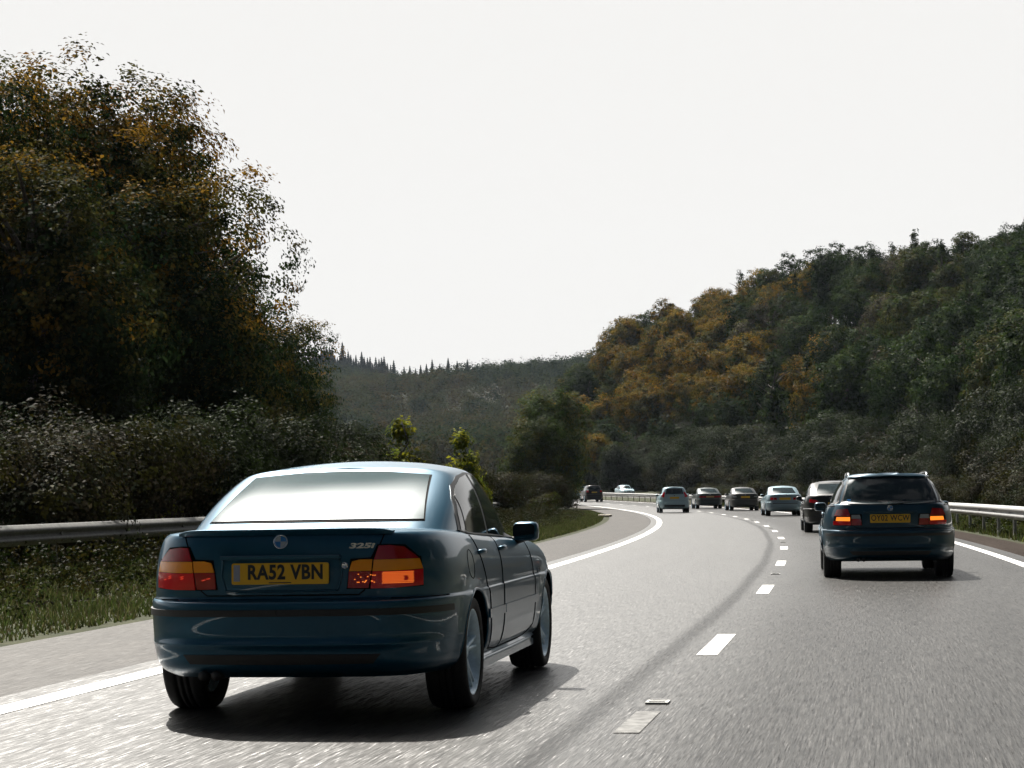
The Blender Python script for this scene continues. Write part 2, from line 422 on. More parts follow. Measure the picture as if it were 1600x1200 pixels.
wbeam('crash_barrier', -7.3, -6, 112, -1, .83, 'dark galvanised crash barrier on the grass verge left of the road, bright top', gm=GALVD)
wbeam('crash_barrier', 13.9, 30, 120, -1, .78, 'far crash barrier half hidden in shrubs behind the right barrier')

# ------------------------------------------------------------------ CAR BUILDER
def bsp_basis(t):
    return np.array([(1 - t) ** 3, 3 * t ** 3 - 6 * t ** 2 + 4, -3 * t ** 3 + 3 * t ** 2 + 3 * t + 1, t ** 3]) / 6
def bsp_curve(P, sub):                      # P padded control rows (axis 0)
    P = np.asarray(P, dtype=float); out = []; par = []
    for i in range(len(P) - 3):
        for j in range(sub):
            b = bsp_basis(j / sub); out.append(np.tensordot(b, P[i:i + 4], 1)); par.append(i + j / sub)
    out.append(np.tensordot(bsp_basis(1), P[-4:], 1)); par.append(len(P) - 3)
    return np.array(out), np.array(par)
def mirx(p): q = np.array(p, dtype=float); q[..., 0] *= -1; return q
def surf(G, su, sv, padtop='mirror'):
    """G [nt][nk][3], t from rear centre to front centre (mirror symmetric), k bottom to top centre"""
    G = np.asarray(G, dtype=float)
    G = np.concatenate([mirx(G[1:2]), G, mirx(G[-2:-1])], 0)
    H = G.transpose(1, 0, 2)
    lo = 2 * H[:1] - H[1:2]
    hi = mirx(H[-2:-1]) if padtop == 'mirror' else 2 * H[-1:] - H[-2:-1]
    H = np.concatenate([lo, H, hi], 0)
    A, pk = bsp_curve(H, sv)
    B, pt = bsp_curve(A.transpose(1, 0, 2), su)
    return B, pt, pk                        # [ntS][nkS][3]
def pw(x, tab): return float(np.interp(x, [a for a, b in tab], [b for a, b in tab]))

BASEP = dict(
    plan=[(0, -.985), (.22, -.983), (.42, -.962), (.585, -.91), (.712, -.80), (.797, -.62), (.85, -.40), (.868, -.1), (.868, .3), (.868, .8), (.868, 1.4), (.868, 2.0), (.868, 2.5), (.865, 2.85), (.84, 3.1), (.75, 3.30), (.55, 3.43), (.28, 3.48), (0, 3.487)],
    #        z     side  rear  front
    lev=[(.245, .10, .16, .12), (.275, .045, .06, .05), (.325, .02, .02, .02), (.40, .006, .022, .005), (.425, .004, -.010, 0), (.445, .002, .018, 0), (.52, .0, .006, .0), (.585, .0, .0, .0), (.632, .0, .002, .0), (.648, .001, .008, .002), (.652, .006, .050, .010), (.656, .010, .100, .02), (.668, .010, .104, .03)],
    # fraction, side, rear, front
    upl=[(.10, .010, .100, .04), (.35, .014, .098, .07), (.62, .028, .10, .11), (.82, .048, .105, .16), (.93, .066, .112, .21), (.985, .088, .118, .25), (1.0, .112, .135, .28)],
    zt=[(-1, 1.0), (-.3, 1.0), (0, .985), (.5, .955), (1.2, .93), (1.8, .90), (2.2, .90), (2.7, .865), (3.1, .79), (3.4, .70), (3.5, .68)],
    crown=.022,
    gb=[(0, -.34, 1.02), (.2, -.33, 1.02), (.42, -.295, 1.012), (.64, -.25, 1.0), (.752, -.10, .98), (.778, .22, .955), (.77, .8, .93), (.76, 1.3, .92), (.75, 1.8, .895), (.70, 2.12, .89), (.45, 2.33, .93), (0, 2.42, .95)],
    gr=[(0, .56, 1.338), (.16, .563, 1.336), (.34, .57, 1.334), (.54, .58, 1.328), (.632, .61, 1.312), (.630, .86, 1.325), (.620, 1.12, 1.333), (.607, 1.32, 1.325), (.59, 1.48, 1.308), (.53, 1.59, 1.305), (.25, 1.68, 1.325), (0, 1.70, 1.33)],
    roofc=[(.5, 1.346), (.8, 1.385), (1.1, 1.408), (1.4, 1.395), (1.7, 1.335)],
    wb=2.725, tyre_r=.312, tyre_w=.235, track=.742, rim_r=.230, archR=.348)

def scaled(P, sx, ro, wb, fo, sz, **kw):
    """derive another shape: x scale, rear overhang, wheelbase, front overhang, z scale"""
    Q = dict(P)
    wb0 = P['wb']; ro0 = -P['plan'][0][1]; fo0 = P['plan'][-1][1] - wb0
    def fy(y):
        return y * ro / ro0 if y < 0 else (y * wb / wb0 if y < wb0 else wb + (y - wb0) * fo / fo0)
    Q['plan'] = [(x * sx, fy(y)) for x, y in P['plan']]
    Q['lev'] = [(z * (1 + (sz - 1) * .8), a, b, c) for z, a, b, c in P['lev']]
    Q['zt'] = [(fy(y), z * sz) for y, z in P['zt']]
    Q['gb'] = [(x * sx, fy(y), z * sz) for x, y, z in P['gb']]
    Q['gr'] = [(x * sx, fy(y), z * sz) for x, y, z in P['gr']]
    Q['roofc'] = [(fy(y), z * sz) for y, z in P['roofc']]
    Q['wb'] = wb; Q['track'] = P['track'] * sx
    Q.update(kw)
    return Q

class Car:
    def __init__(c, root, P, paint_m, su=6, sv=4):
        c.root = root; c.P = P; c.pm = paint_m
        plan = np.array(P['plan'], dtype=float); n = len(plan)
        # outward normals
        pad = np.concatenate([[[-plan[1][0], plan[1][1]]], plan, [[-plan[-2][0], plan[-2][1]]]])
        tg = pad[2:] - pad[:-2]; nr = np.stack([tg[:, 1], -tg[:, 0]], 1); nr /= np.linalg.norm(nr, axis=1)[:, None]
        zlev = P['lev'][-1][0]
        G = []
        perim = np.concatenate([[0], np.cumsum(np.linalg.norm(np.diff(plan, axis=0), axis=1))]); perim /= perim[-1]
        ytop0 = plan[0][1] + P['upl'][-1][2]; ytop1 = plan[-1][1] - P['upl'][-1][3]
        for i in range(n):
            p = plan[i]; nn = nr[i]; wx = nn[0] ** 2; wr = nn[1] ** 2 if nn[1] < 0 else 0; wf = nn[1] ** 2 if nn[1] > 0 else 0
            row = []
            Zt = pw(p[1], P['zt'])
            for (z, a, b, f) in P['lev']:
                q = p - nn * (wx * a + wr * b + wf * f); row.append((q[0], q[1], min(z, Zt - .05)))
            for (g, a, b, f) in P['upl']:
                q = p - nn * (wx * a + wr * b + wf * f); row.append((q[0], q[1], zlev + g * (max(Zt, zlev + .03) - zlev)))
            E_ = np.array(row[-1]); yq = ytop0 + perim[i] * (ytop1 - ytop0)
            for u in (.93, .8, .55, .28, 0):
                x = E_[0] * u; y = E_[1] * u + yq * (1 - u)
                zz = max(pw(y, P['zt']), zlev + .03) + P['crown'] * (1 - u * u) + (.004 if u > .9 else .006)
                row.append((x, y, zz))
            row = [(0 if i in (0, n - 1) else x, y, z) for x, y, z in row]
            G.append(row)
        S, pt, pk = surf(G, su, sv)
        # wheel arch flare
        R = P['archR']
        for cy in (0, P['wb']):
            r = np.hypot(S[..., 1] - cy, S[..., 2] - P['tyre_r'])
            side = (np.abs(S[..., 0]) > .5) & (S[..., 2] < .80)
            S[..., 0] += np.where(side, .016 * np.exp(-((r - R) / .055) ** 2), 0)
        c.S = S
        nt_, nk_ = S.shape[:2]
        rightV = S.reshape(-1, 3); leftV = mirx(rightV)
        Fr = grid_faces(nt_, nk_); Fl = [f[::-1] for f in Fr]
        # greenhouse
        gb = np.array(P['gb']); gr = np.array(P['gr']); H = []
        yr0, yr1 = gr[0][1], gr[-1][1]; per = np.concatenate([[0], np.cumsum(np.linalg.norm(np.diff(gr[:, :2], axis=0), axis=1))]); per /= per[-1]
        for i in range(len(gb)):
            a, b = gb[i], gr[i]; row = [a + (a - b) * .16, a]
            d = np.array([a[0], 0 if False else (a[1] - (yr0 + yr1) / 2) * .35]); d = d / (np.linalg.norm(d) + 1e-6)
            for f in (.3, .6, .85): 
                q = a * (1 - f) + b * f; bl = .034 * 4 * f * (1 - f) * .8
                q = q + np.array([d[0] * bl, d[1] * bl, bl * .4]); row.append(q)
            row.append(b * 1.0)
            yq = yr0 + per[i] * (yr1 - yr0)
            for u in (.9, .72, .45, 0):
                x = b[0] * u; y = b[1] * u + yq * (1 - u); zc = pw(y, P['roofc'])
                zed = b[2] + .012
                row.append(np.array([x, y, zed * u ** 2 + zc * (1 - u ** 2) if u < .9 else b[2] + .018]))
            row = [np.array([0 if i in (0, len(gb) - 1) else r[0], r[1], r[2]]) for r in row]
            H.append(row)
        T, _, _ = surf(H, su, sv)
        c.T = T
        gv = T.reshape(-1, 3); gF = grid_faces(*T.shape[:2])
        # BVH of everything
        V = np.concatenate([rightV, leftV, gv, mirx(gv)]); nn_ = len(rightV); ng = len(gv)
        F = Fr + [tuple(i + nn_ for i in f) for f in Fl] + [tuple(i + 2 * nn_ for i in f) for f in gF] + [tuple(i + 2 * nn_ + ng for i in f[::-1]) for f in gF]
        c.bvh = BVHTree.FromPolygons([tuple(v) for v in V], F)
        # cut the arches: snap
        S2 = S.copy().reshape(-1, 3); inside = np.zeros(len(S2), bool); snap = {}
        for cy in (0, P['wb']):
            dy = S2[:, 1] - cy; dz = S2[:, 2] - P['tyre_r']; r = np.hypot(dy, dz)
            ins = (r < R) & (np.abs(S2[:, 0]) > .45) & (S2[:, 2] < .80); inside |= ins
        keep = []; mv = set()
        for f in Fr:
            k_ = [inside[i] for i in f]
            if all(k_): continue
            keep.append(f)
            for i in f:
                if inside[i]: mv.add(i)
        for i in mv:
            cy = 0 if abs(S2[i][1]) < P['wb'] / 2 else P['wb']
            dy = S2[i][1] - cy; dz = S2[i][2] - P['tyre_r']; r = math.hypot(dy, dz) + 1e-6
            S2[i][1] = cy + dy / r * R; S2[i][2] = P['tyre_r'] + dz / r * R
        # bumper rows: below level index
        kb = next(k for k, v in enumerate(pk) if v >= len(P['lev']) - 1.9)
        def region(f):
            j = f[0] % nk_; y = S[f[0] // nk_, j, 1]
            if j < kb and y < -R * .98: return 'rear_bumper'
            if j < kb and y > P['wb'] + R * .98: return 'front_bumper'
            return 'body'
        parts = {}
        for f in keep: parts.setdefault(region(f), []).append(f)
        for nm, fs in parts.items():
            VV = np.concatenate([S2, mirx(S2)]); FF = fs + [tuple(i + len(S2) for i in f[::-1]) for f in fs]
            if nm == 'body':
                b0 = len(VV); VV = np.concatenate([VV, gv, mirx(gv)])
                FF += [tuple(i + b0 for i in f) for f in gF] + [tuple(i + b0 + ng for i in f[::-1]) for f in gF]
            used = sorted({i for f in FF for i in f}); mp = {a: b for b, a in enumerate(used)}
            o = meshobj(nm, VV[used], [tuple(mp[i] for i in f) for f in FF], c.pm, c.root, True)
            bm = bmesh.new(); bm.from_mesh(o.data); bmesh.ops.remove_doubles(bm, verts=bm.verts, dist=.0004)
            bmesh.ops.recalc_face_normals(bm, faces=bm.faces); bm.to_mesh(o.data); bm.free()
        # plan curve for wrapped features
        pc, _ = bsp_curve(pad if False else np.concatenate([[[-plan[1][0], plan[1][1]]], plan, [[-plan[-2][0], plan[-2][1]]]]), 12)
        c.pc = pc; c.arc = np.concatenate([[0], np.cumsum(np.linalg.norm(np.diff(pc, axis=0), axis=1))])
        # underbody
        m = MB(); y0 = plan[0][1] + .22; y1 = plan[-1][1] - .2; w = plan[:, 0].max() - .16
        m.box((0, (y0 + y1) / 2, .31), (w * 2 * .90, y1 - y0, .08))
        m.box((0, (P['wb']) / 2, .27), (w * 2 * 1.10, P['wb'] - 2 * R - .02, .14))
        m.build('underbody', UNDER, c.root)
        # arches
        for sx in (-1, 1):
            for cy in (0, P['wb']):
                m = MB(); V = []
                A = [math.pi * q / 16 for q in range(0, 17)]
                hw = P['track'] + P['tyre_w'] / 2
                for a in A:
                    for xx, rr in ((hw - .035, R + .004), (hw - .30, R + .004), (hw - .30, .1)):
                        V.append((sx * xx, cy + math.cos(a) * rr, P['tyre_r'] + math.sin(a) * rr))
                m.add(V, grid_faces(len(A), 3)); m.build('wheel_arch_liner', UNDER, c.root)
    # ---- projections
    def wrap(c, a, z):
        sg = -1 if a < 0 else 1; q = abs(a)
        x = np.interp(q, c.arc, c.pc[:, 0]); y = np.interp(q, c.arc, c.pc[:, 1])
        x2 = np.interp(q + .02, c.arc, c.pc[:, 0]); y2 = np.interp(q + .02, c.arc, c.pc[:, 1])
        x1 = np.interp(max(q - .02, 0), c.arc, c.pc[:, 0]); y1 = np.interp(max(q - .02, 0), c.arc, c.pc[:, 1])
        t = Vector((x2 - x1, y2 - y1, 0)).normalized(); n = Vector((t.y, -t.x, 0))
        if q < .02: n = Vector((0, -1, 0))
        n.x *= sg
        o = Vector((sg * x, y, z)) + n * .5
        h = c.bvh.ray_cast(o, -n)
        if h[0] is None: return Vector((sg * x, y, z)), n
        nn = h[1]
        if nn.dot(n) < 0: nn = -nn
        return h[0], nn
    def side(c, y, z, sg=1):
        n = Vector((sg, 0, 0)); h = c.bvh.ray_cast(Vector((sg * 2, y, z)), -n)
        if h[0] is None: return Vector((sg * .8, y, z)), n
        nn = h[1]
        if nn.dot(n) < 0: nn = -nn
        return h[0], nn
    def back(c, x, z, sg=1):
        d = Vector((0, 1, -.0)); h = c.bvh.ray_cast(Vector((x, -3, z)), d)
        if h[0] is None: return Vector((x, 0, z)), -d
        nn = h[1]
        if nn.dot(d) > 0: nn = -nn
        return h[0], nn
    def front(c, x, z, sg=1):
        d = Vector((0, -1, 0)); h = c.bvh.ray_cast(Vector((x, 6, z)), d)
        if h[0] is None: return Vector((x, 2, z)), -d
        nn = h[1]
        if nn.dot(d) > 0: nn = -nn
        return h[0], nn
    def patch(c, name, bot, top, proj, m, d=.004, nu=16, nv=8, parent=None, sg=1, skirt=True, sm=True):
        bot = np.array(bot, dtype=float); top = np.array(top, dtype=float)
        def samp(P, t):
            k = np.linspace(0, 1, len(P)); return np.array([np.interp(t, k, P[:, 0]), np.interp(t, k, P[:, 1])])
        V = []; B = []
        for i in range(nu + 1):
            for j in range(nv + 1):
                q = samp(bot, i / nu) * (1 - j / nv) + samp(top, i / nu) * (j / nv)
                p, n = proj(q[0], q[1]) if proj in (c.wrap,) else proj(q[0], q[1], sg)
                V.append(p + n * d); B.append(p - n * .006)
        F = grid_faces(nu + 1, nv + 1)
        if skirt:
            ring = [i * (nv + 1) for i in range(nu + 1)] + [nu * (nv + 1) + j for j in range(1, nv + 1)] + [i * (nv + 1) + nv for i in range(nu - 1, -1, -1)] + [j for j in range(nv - 1, 0, -1)]
            b0 = len(V); V2 = V + [V[i] for i in ring] + [B[i] for i in ring]; nr = len(ring)
            F = F + [(b0 + k, b0 + (k + 1) % nr, b0 + nr + (k + 1) % nr, b0 + nr + k) for k in range(nr)]
            V = V2
        return meshobj(name, V, F, m, parent or c.root, sm)
    def line(c, name, pts, proj, m, r=.003, d=.0, parent=None, sg=1, n=5, sub=8):
        P = []
        for i in range(len(pts) - 1):
            for j in range(sub + (1 if i == len(pts) - 2 else 0)):
                f = j / sub; a = pts[i][0] * (1 - f) + pts[i + 1][0] * f; z = pts[i][1] * (1 - f) + pts[i + 1][1] * f
                p, nn = proj(a, z) if proj == c.wrap else proj(a, z, sg)
                P.append(p + nn * d)
        mb = MB(); mb.tube(P, r, n); return mb.build(name, m, parent or c.root, True)
    def wheels(c, spokes=5, detail=1):
        P = c.P; r = P['tyre_r']; w = P['tyre_w']; rr = P['rim_r']; seg = 40 if detail else 20
        tm = MB(); h = w / 2
        prof = [(rr - .01, -h * .7), (rr + .012, -h * .92), (r * .86, -h), (r * .955, -h * .95), (r * .99, -h * .78), (r, -h * .55)]
        if detail:
            for g in (-.3, 0, .3): prof += [(r, h * (g - .06)), (r - .008, h * (g - .05)), (r - .008, h * (g + .05)), (r, h * (g + .06))]
        prof += [(r, h * .55), (r * .99, h * .78), (r * .955, h * .95), (r * .86, h), (rr + .012, h * .92), (rr - .01, h * .7)]
        tm.lathe(prof, seg)
        rm = MB(); rm.lathe([(rr - .012, -h * .7), (rr - .03, -h * .6), (rr - .03, h * .45), (rr - .012, h * .70), (rr + .002, h * .86), (rr + .012, h * .90), (rr + .012, h * .83)], seg)
        rm.lathe([(0, h * .62), (.028, h * .62), (.034, h * .58), (.066, h * .50), (.07, h * .3)], seg)
        ns = spokes
        for k_ in range(ns):
            for da in ((-.13, .13) if detail else (0,)):
                a = 2 * math.pi * k_ / ns; V = []
                for (rad, hw, x0, x1) in ((.05, .016, h * .2, h * .56), (.12, .014, h * .25, h * .60), (rr - .015, .013, h * .35, h * .72)):
                    a2 = a + da * (rad / rr) ** .3; cs, sn = math.cos(a2), math.sin(a2)
                    for xx, ww in ((x0, hw), (x1, hw * .7), (x1, -hw * .7), (x0, -hw)):
                        V.append((xx, rad * cs - ww * sn * (1 if detail else 2), rad * sn + ww * cs * (1 if detail else 2)))
                F = []
                for i in range(2):
                    for j in range(4): F.append((i * 4 + j, i * 4 + (j + 1) % 4, (i + 1) * 4 + (j + 1) % 4, (i + 1) * 4 + j))
                rm.add(V, F)
        dm = MB(); dm.lathe([(0, h * .0), (.15, h * .0), (.152, -h * .15)], 24); dm.lathe([(rr - .03, -h * .3), (.01, -h * .3)], 24)
        first = None
        for sx in (-1, 1):
            for cy in (0, P['wb']):
                if first is None:
                    wo = MB(); wo.lathe([(0, -.06), (.06, -.06), (.06, .02), (0, .02)], 12); wobj = wo.build('wheel', UNDER, c.root, True)
                    t_ = tm.build('tyre', TYRE, wobj, True); r_ = rm.build('rim', RIM, wobj, False); d_ = dm.build('brake_disc', UNDER, wobj, True)
                    for q in r_.data.polygons: q.use_smooth = len(q.vertices) == 4
                    first = (wobj, t_, r_, d_)
                else:
                    wobj = first[0].copy(); link(wobj, c.root)
                    for q in first[1:]: link(q.copy(), wobj)
                wobj.location = (sx * P['track'], cy, r); wobj.rotation_euler = (.35 * (cy > 0) + .2, 0, 0) if sx > 0 else (0.1, 0, math.pi)
def text_part(name, txt, size, m, parent, loc, rot, sx=1.0, ext=.0012, off=0.0, spacing=1.0, shear=0):
    cu = bpy.data.curves.new(name, 'FONT'); cu.body = txt; cu.size = size; cu.extrude = ext; cu.align_x = 'CENTER'; cu.align_y = 'CENTER'
    cu.offset = off; cu.space_character = spacing; cu.resolution_u = 4; cu.shear = shear
    o = bpy.data.objects.new(name, cu); COL.objects.link(o)
    dg = bpy.context.evaluated_depsgraph_get(); me = bpy.data.meshes.new_from_object(o.evaluated_get(dg))
    COL.objects.unlink(o); bpy.data.objects.remove(o)
    me.materials.clear(); me.materials.append(m)
    q = bpy.data.objects.new(name, me); link(q, parent); q.location = loc; q.rotation_euler = rot; q.scale = (sx, 1, 1)
    return q
def rounded_rect(w, h, r, n=5):
    P = []
    for cx, cy, a0 in ((w / 2 - r, h / 2 - r, 0), (-w / 2 + r, h / 2 - r, 90), (-w / 2 + r, -h / 2 + r, 180), (w / 2 - r, -h / 2 + r, 270)):
        for k_ in range(n + 1):
            a = R_(a0 + 90 * k_ / n); P.append((cx + r * math.cos(a), cy + r * math.sin(a)))
    return P
def plate(c, txt, z, w=.52, h=.111, tilt=.1, x=0, m=None, detail=True, yoff=0, tsize=.104, tsx=.82):
    p, n = c.wrap(x if x else .001, z)
    P = rounded_rect(w, h, .010); V = [(a, -.004, b) for a, b in P] + [(a, .004, b) for a, b in P]; k_ = len(P)
    F = [tuple(range(k_)), tuple(range(2 * k_ - 1, k_ - 1, -1))] + [(i, k_ + i, k_ + (i + 1) % k_, (i + 1) % k_) for i in range(k_)]
    pl = meshobj('number_plate', V, F, m or YPLATE, c.root); pl.location = (x, p.y - .014 + yoff, z); pl.rotation_euler = (-tilt, 0, 0)
    if txt: text_part('plate_lettering', txt, tsize, PLTXT, pl, (.028 if detail else 0, -.0052, .004), (R_(90), 0, 0), tsx, off=.0035 if detail else .0018, spacing=1.08)
    if detail:
        mb = MB(); mb.box((-.232, -.0046, .004), (.034, .0012, .085)); mb.build('plate_band', PLBLUE, pl)
        mb = MB(); mb.box((0, -.0046, -.047), (.12, .001, .005)); mb.build('dealer_line', PLTXT, pl)
    return pl
def mirror(c, y, z, m, s=1.0):
    for sg in (-1, 1):
        p, n = c.side(y, z, sg)
        # housing: rounded shell
        V = []; nu, nv = 14, 9
        for i in range(nu):
            a = 2 * math.pi * i / nu
            for j in range(nv):
                b = -math.pi / 2 + math.pi * j / (nv - 1)
                cx, cz = math.cos(a), math.sin(a)
                e = .45
                fx = math.copysign(abs(cx) ** e, cx); fz = math.copysign(abs(cz) ** e, cz)
                rr = math.cos(b) ** .4 if abs(math.cos(b)) > 1e-6 else 0
                V.append((fx * rr * .083, math.sin(b) * .055, fz * rr * .062))
        o = meshobj('wing_mirror', V, grid_faces(nu, nv, closed=True), m, c.root, True)
        o.location = (p.x + sg * .14, p.y + .0, z + .02); o.rotation_euler = (0, 0, -sg * .12)
        a = MB(); a.tube([(-sg * .13, .02, -.07), (-sg * .06, .01, -.055), (0, 0, -.04)], [.03, .026, .022], 8); a.build('mirror_arm', BLACK, o, True)
        g = MB(); pts = rounded_rect(.145, .10, .03); g.add([(x, -.0565, zz) for x, zz in pts], [tuple(range(len(pts)))]); g.build('mirror_glass', CHROME if False else GLASS, o)

def e46(root, P, pm, wagon=False, ptxt='RA52 VBN', badge=None, detail=True, lit=False, hofm=True):
    c = Car(root, P, pm, su=7 if detail else 4, sv=5 if detail else 3)
    c.wheels(5, 1)
    # side glazing
    if not wagon:
        panes = [([(.125, .984), (.22, .973)], [(.18, 1.075), (.285, 1.155)], 'quarter_window'),
                 ([(.25, .971), (.45, .966), (.68, .958), (.93, .95)], [(.315, 1.172), (.44, 1.228), (.66, 1.280), (.93, 1.302)], 'side_window'),
                 ([(1.0, .948), (1.4, .932), (1.86, .905)], [(1.0, 1.304), (1.25, 1.298), (1.46, 1.262)], 'side_window')]
    else:
        panes = [([(-.55, .985), (-.1, .98), (.2, .972)], [(-.38, 1.22), (-.1, 1.27), (.2, 1.285)], 'quarter_window'),
                 ([(.27, .972), (.60, .962), (.93, .95)], [(.27, 1.288), (.62, 1.297), (.93, 1.302)], 'side_window'),
                 ([(1.0, .948), (1.4, .932), (1.86, .905)], [(1.0, 1.303), (1.25, 1.298), (1.46, 1.262)], 'side_window')]
    for sg in (-1, 1):
        lo = [panes[0][0][0], (.6, .955), (1.0, .942), (1.93, .897)] if not wagon else [panes[0][0][0], (.2, .965), (1, .942), (1.93, .897)]
        if not wagon:
            bo = [(.07, .985), (.22, .965), (.42, .957), (.66, .949), (1.0, .940), (1.5, .922), (1.98, .888)]; to = [(.14, 1.075), (.26, 1.165), (.42, 1.240), (.64, 1.294), (.95, 1.318), (1.28, 1.312), (1.5, 1.27)]
        else:
            bo = [(-.62, .97), (-.1, .965), (.6, .951), (1.0, .940), (1.5, .922), (1.98, .888)]; to = [(-.42, 1.245), (-.1, 1.288), (.6, 1.312), (1.0, 1.318), (1.28, 1.31), (1.5, 1.27)]
        c.patch('window_surround', bo, to, c.side, BLACK, .0035, 36, 10, sg=sg)
        for b, t, nm in panes: c.patch(nm, b, t, c.side, GLASS, .0065, 14, 8, sg=sg)
        # trim, handles, shut lines
        c.line('beltline_trim', bo, c.side, CHROME if False else BLACK, .006, .004, sg=sg)
        for y0 in (1.08, .34):
            mb = MB(); pp = [c.side(y0 + dy, .855 - dy * .02, sg) for dy in (-.10, -.05, 0, .05, .10)]
            dd = (.002, .022, .026, .022, .002)
            mb.tube([p + n * k_ for (p, n), k_ in zip(pp, dd)], [.010, .013, .014, .013, .010], 8); mb.build('door_handle', pm, root, True)
        c.line('door_shut_line', [(.97, .93), (.965, .7), (.96, .45), (.95, .27)], c.side, GAP, .0048, .0, sg=sg)
        c.line('door_shut_line', [(.20, .955), (.34, .78), (.46, .62), (.50, .45), (.55, .29), (.95, .27), (1.9, .27), (2.18, .33), (2.2, .6), (2.12, .87)], c.side, GAP, .0048, .0, sg=sg)
        c.patch('side_rub_strip', [(.40, .475), (.955, .475)], [(.40, .525), (.955, .525)], c.side, pm, .012, 12, 3, sg=sg)
        c.patch('side_rub_strip', [(.97, .475), (2.28, .475)], [(.97, .525), (2.28, .525)], c.side, pm, .012, 20, 3, sg=sg)
        c.patch('sill_skirt', [(.37, .185), (1.4, .185), (2.36, .185)], [(.37, .265), (1.4, .262), (2.36, .265)], c.side, pm, .022, 24, 4, sg=sg)
        c.patch('side_repeater', [(2.36, .66), (2.46, .66)], [(2.36, .69), (2.46, .69)], c.side, CLRL, .006, 4, 2, sg=sg)
        # arch lips
        for cy in (0, P['wb']):
            mb = MB(); pts = []
            for q in range(0, 25):
                a = R_(-12 + 204 * q / 24); y = cy + math.cos(a) * (P['archR'] + .003); z = P['tyre_r'] + math.sin(a) * (P['archR'] + .003)
                if z < .24: continue
                p, n = c.side(y, max(z, .25), sg); pts.append(p + Vector((sg * -.004, 0, 0)))
            mb.tube(pts, .009, 6); mb.build('arch_lip', pm, root, True)
        # rear bumper strip
        c.line('bumper_seam', [(sg * .62, .655), (sg * .9, .655), (sg * 1.08, .655)], c.wrap, GAP, .004)
        c.patch('bumper_rub_strip', [(sg * .001, .572), (sg * .5, .572), (sg * 1.10, .572)], [(sg * .001, .606), (sg * .5, .606), (sg * 1.10, .606)], c.wrap, BLACK, .010, 36, 3)
    if not wagon:
        # fuel flap on the right flank
        pts = [(-.02 + .085 * math.cos(R_(a)), .80 + .085 * math.sin(R_(a)) * .95) for a in range(0, 361, 30)]
        c.line('fuel_flap_line', pts, c.side, GAP, .0026, 0, sg=1, sub=3)
    mirror(c, 1.80, .925, pm)
    # rear window
    if not wagon:
        c.patch('rear_window_surround', [(-.614, 1.045), (-.3, 1.045), (0, 1.045), (.3, 1.045), (.614, 1.045)], [(-.529, 1.302), (-.25, 1.326), (0, 1.332), (.25, 1.326), (.529, 1.302)], c.back, GAP, .003, 30, 12)
        c.patch('rear_window', [(-.605, 1.05), (-.3, 1.055), (0, 1.055), (.3, 1.055), (.605, 1.05)], [(-.520, 1.296), (-.25, 1.320), (0, 1.326), (.25, 1.320), (.520, 1.296)], c.back, REARGLASS, .007, 30, 14)
        # boot lid shut lines, spoiler
        for sg in (-1, 1):
            c.line('boot_shut_line', [(sg * .001, .676), (sg * .43, .676), (sg * .465, .70), (sg * .49, .78), (sg * .52, .86), (sg * .575, .95), (sg * .60, .985)], c.wrap, GAP, .004)
        V = []; Nn = 33
        for i in range(Nn):
            a = -.66 + 1.32 * i / (Nn - 1); p, n = c.wrap(a, .975); e = max(0, 1 - abs(a / .665) ** 8)
            hh = .020 * e + .003; y = p.y
            pr = [(0.09, -.014), (.05, .004), (.012, .016 * e + .004), (-.012 * e, hh), (-.030 * e - .002, hh - .003), (-.026 * e, hh - .012), (-.004, -.012)]
            dx = p.x
            for dy, dz in pr: V.append((dx, y + dy, 1.0 + dz))
        meshobj('boot_spoiler', V, grid_faces(Nn, 7, flip=True), pm, root, True)
        # lamps
        for sg in (-1, 1):
            f = lambda L_: [(sg * a, z) for a, z in L_]
            # gasket
            c.patch('lamp_gasket', f([(.360, .706), (.5, .704), (.84, .712)]), f([(.385, .862), (.50, .868), (.84, .868)]), c.wrap, GAP, .003, 24, 8)
            c.patch('lamp_gasket', f([(.50, .86), (.6, .86), (.835, .86)]), f([(.548, .934), (.6, .936), (.735, .93)]), c.wrap, GAP, .003, 12, 6)
            tl = c.patch('tail_light', f([(.50, .708), (.65, .708), (.83, .718)]), f([(.513, .795), (.66, .795), (.835, .80)]), c.wrap, REDL, .012, 20, 7)
            c.patch('amber_segment', f([(.514, .797), (.66, .797), (.835, .802)]), f([(.522, .855), (.65, .855), (.815, .855)]), c.wrap, AMBL, .0125, 16, 5, parent=tl)
            c.patch('upper_red_segment', f([(.523, .857), (.65, .857), (.812, .857)]), f([(.555, .926), (.62, .928), (.72, .918)]), c.wrap, DREDL, .012, 12, 6, parent=tl)
            ti = c.patch('boot_lamp', f([(.368, .712), (.43, .710), (.488, .710)]), f([(.376, .796), (.44, .796), (.505, .796)]), c.wrap, DREDL, .011, 10, 6)
            c.patch('amber_segment', f([(.377, .798), (.44, .798), (.506, .798)]), f([(.395, .848), (.44, .857), (.514, .857)]), c.wrap, AMBL, .0115, 10, 5, parent=ti)
            # reflector cells on the unlit lamp, their sun sparkle put in as emission
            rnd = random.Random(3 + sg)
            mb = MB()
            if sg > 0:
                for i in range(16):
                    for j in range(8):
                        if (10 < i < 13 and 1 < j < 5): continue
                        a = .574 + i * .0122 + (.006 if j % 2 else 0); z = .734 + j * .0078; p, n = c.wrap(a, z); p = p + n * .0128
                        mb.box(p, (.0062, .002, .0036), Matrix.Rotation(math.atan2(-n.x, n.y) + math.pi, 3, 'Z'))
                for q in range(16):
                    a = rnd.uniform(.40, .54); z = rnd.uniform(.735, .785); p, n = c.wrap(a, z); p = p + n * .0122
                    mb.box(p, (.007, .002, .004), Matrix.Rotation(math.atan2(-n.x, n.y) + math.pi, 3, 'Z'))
            else:
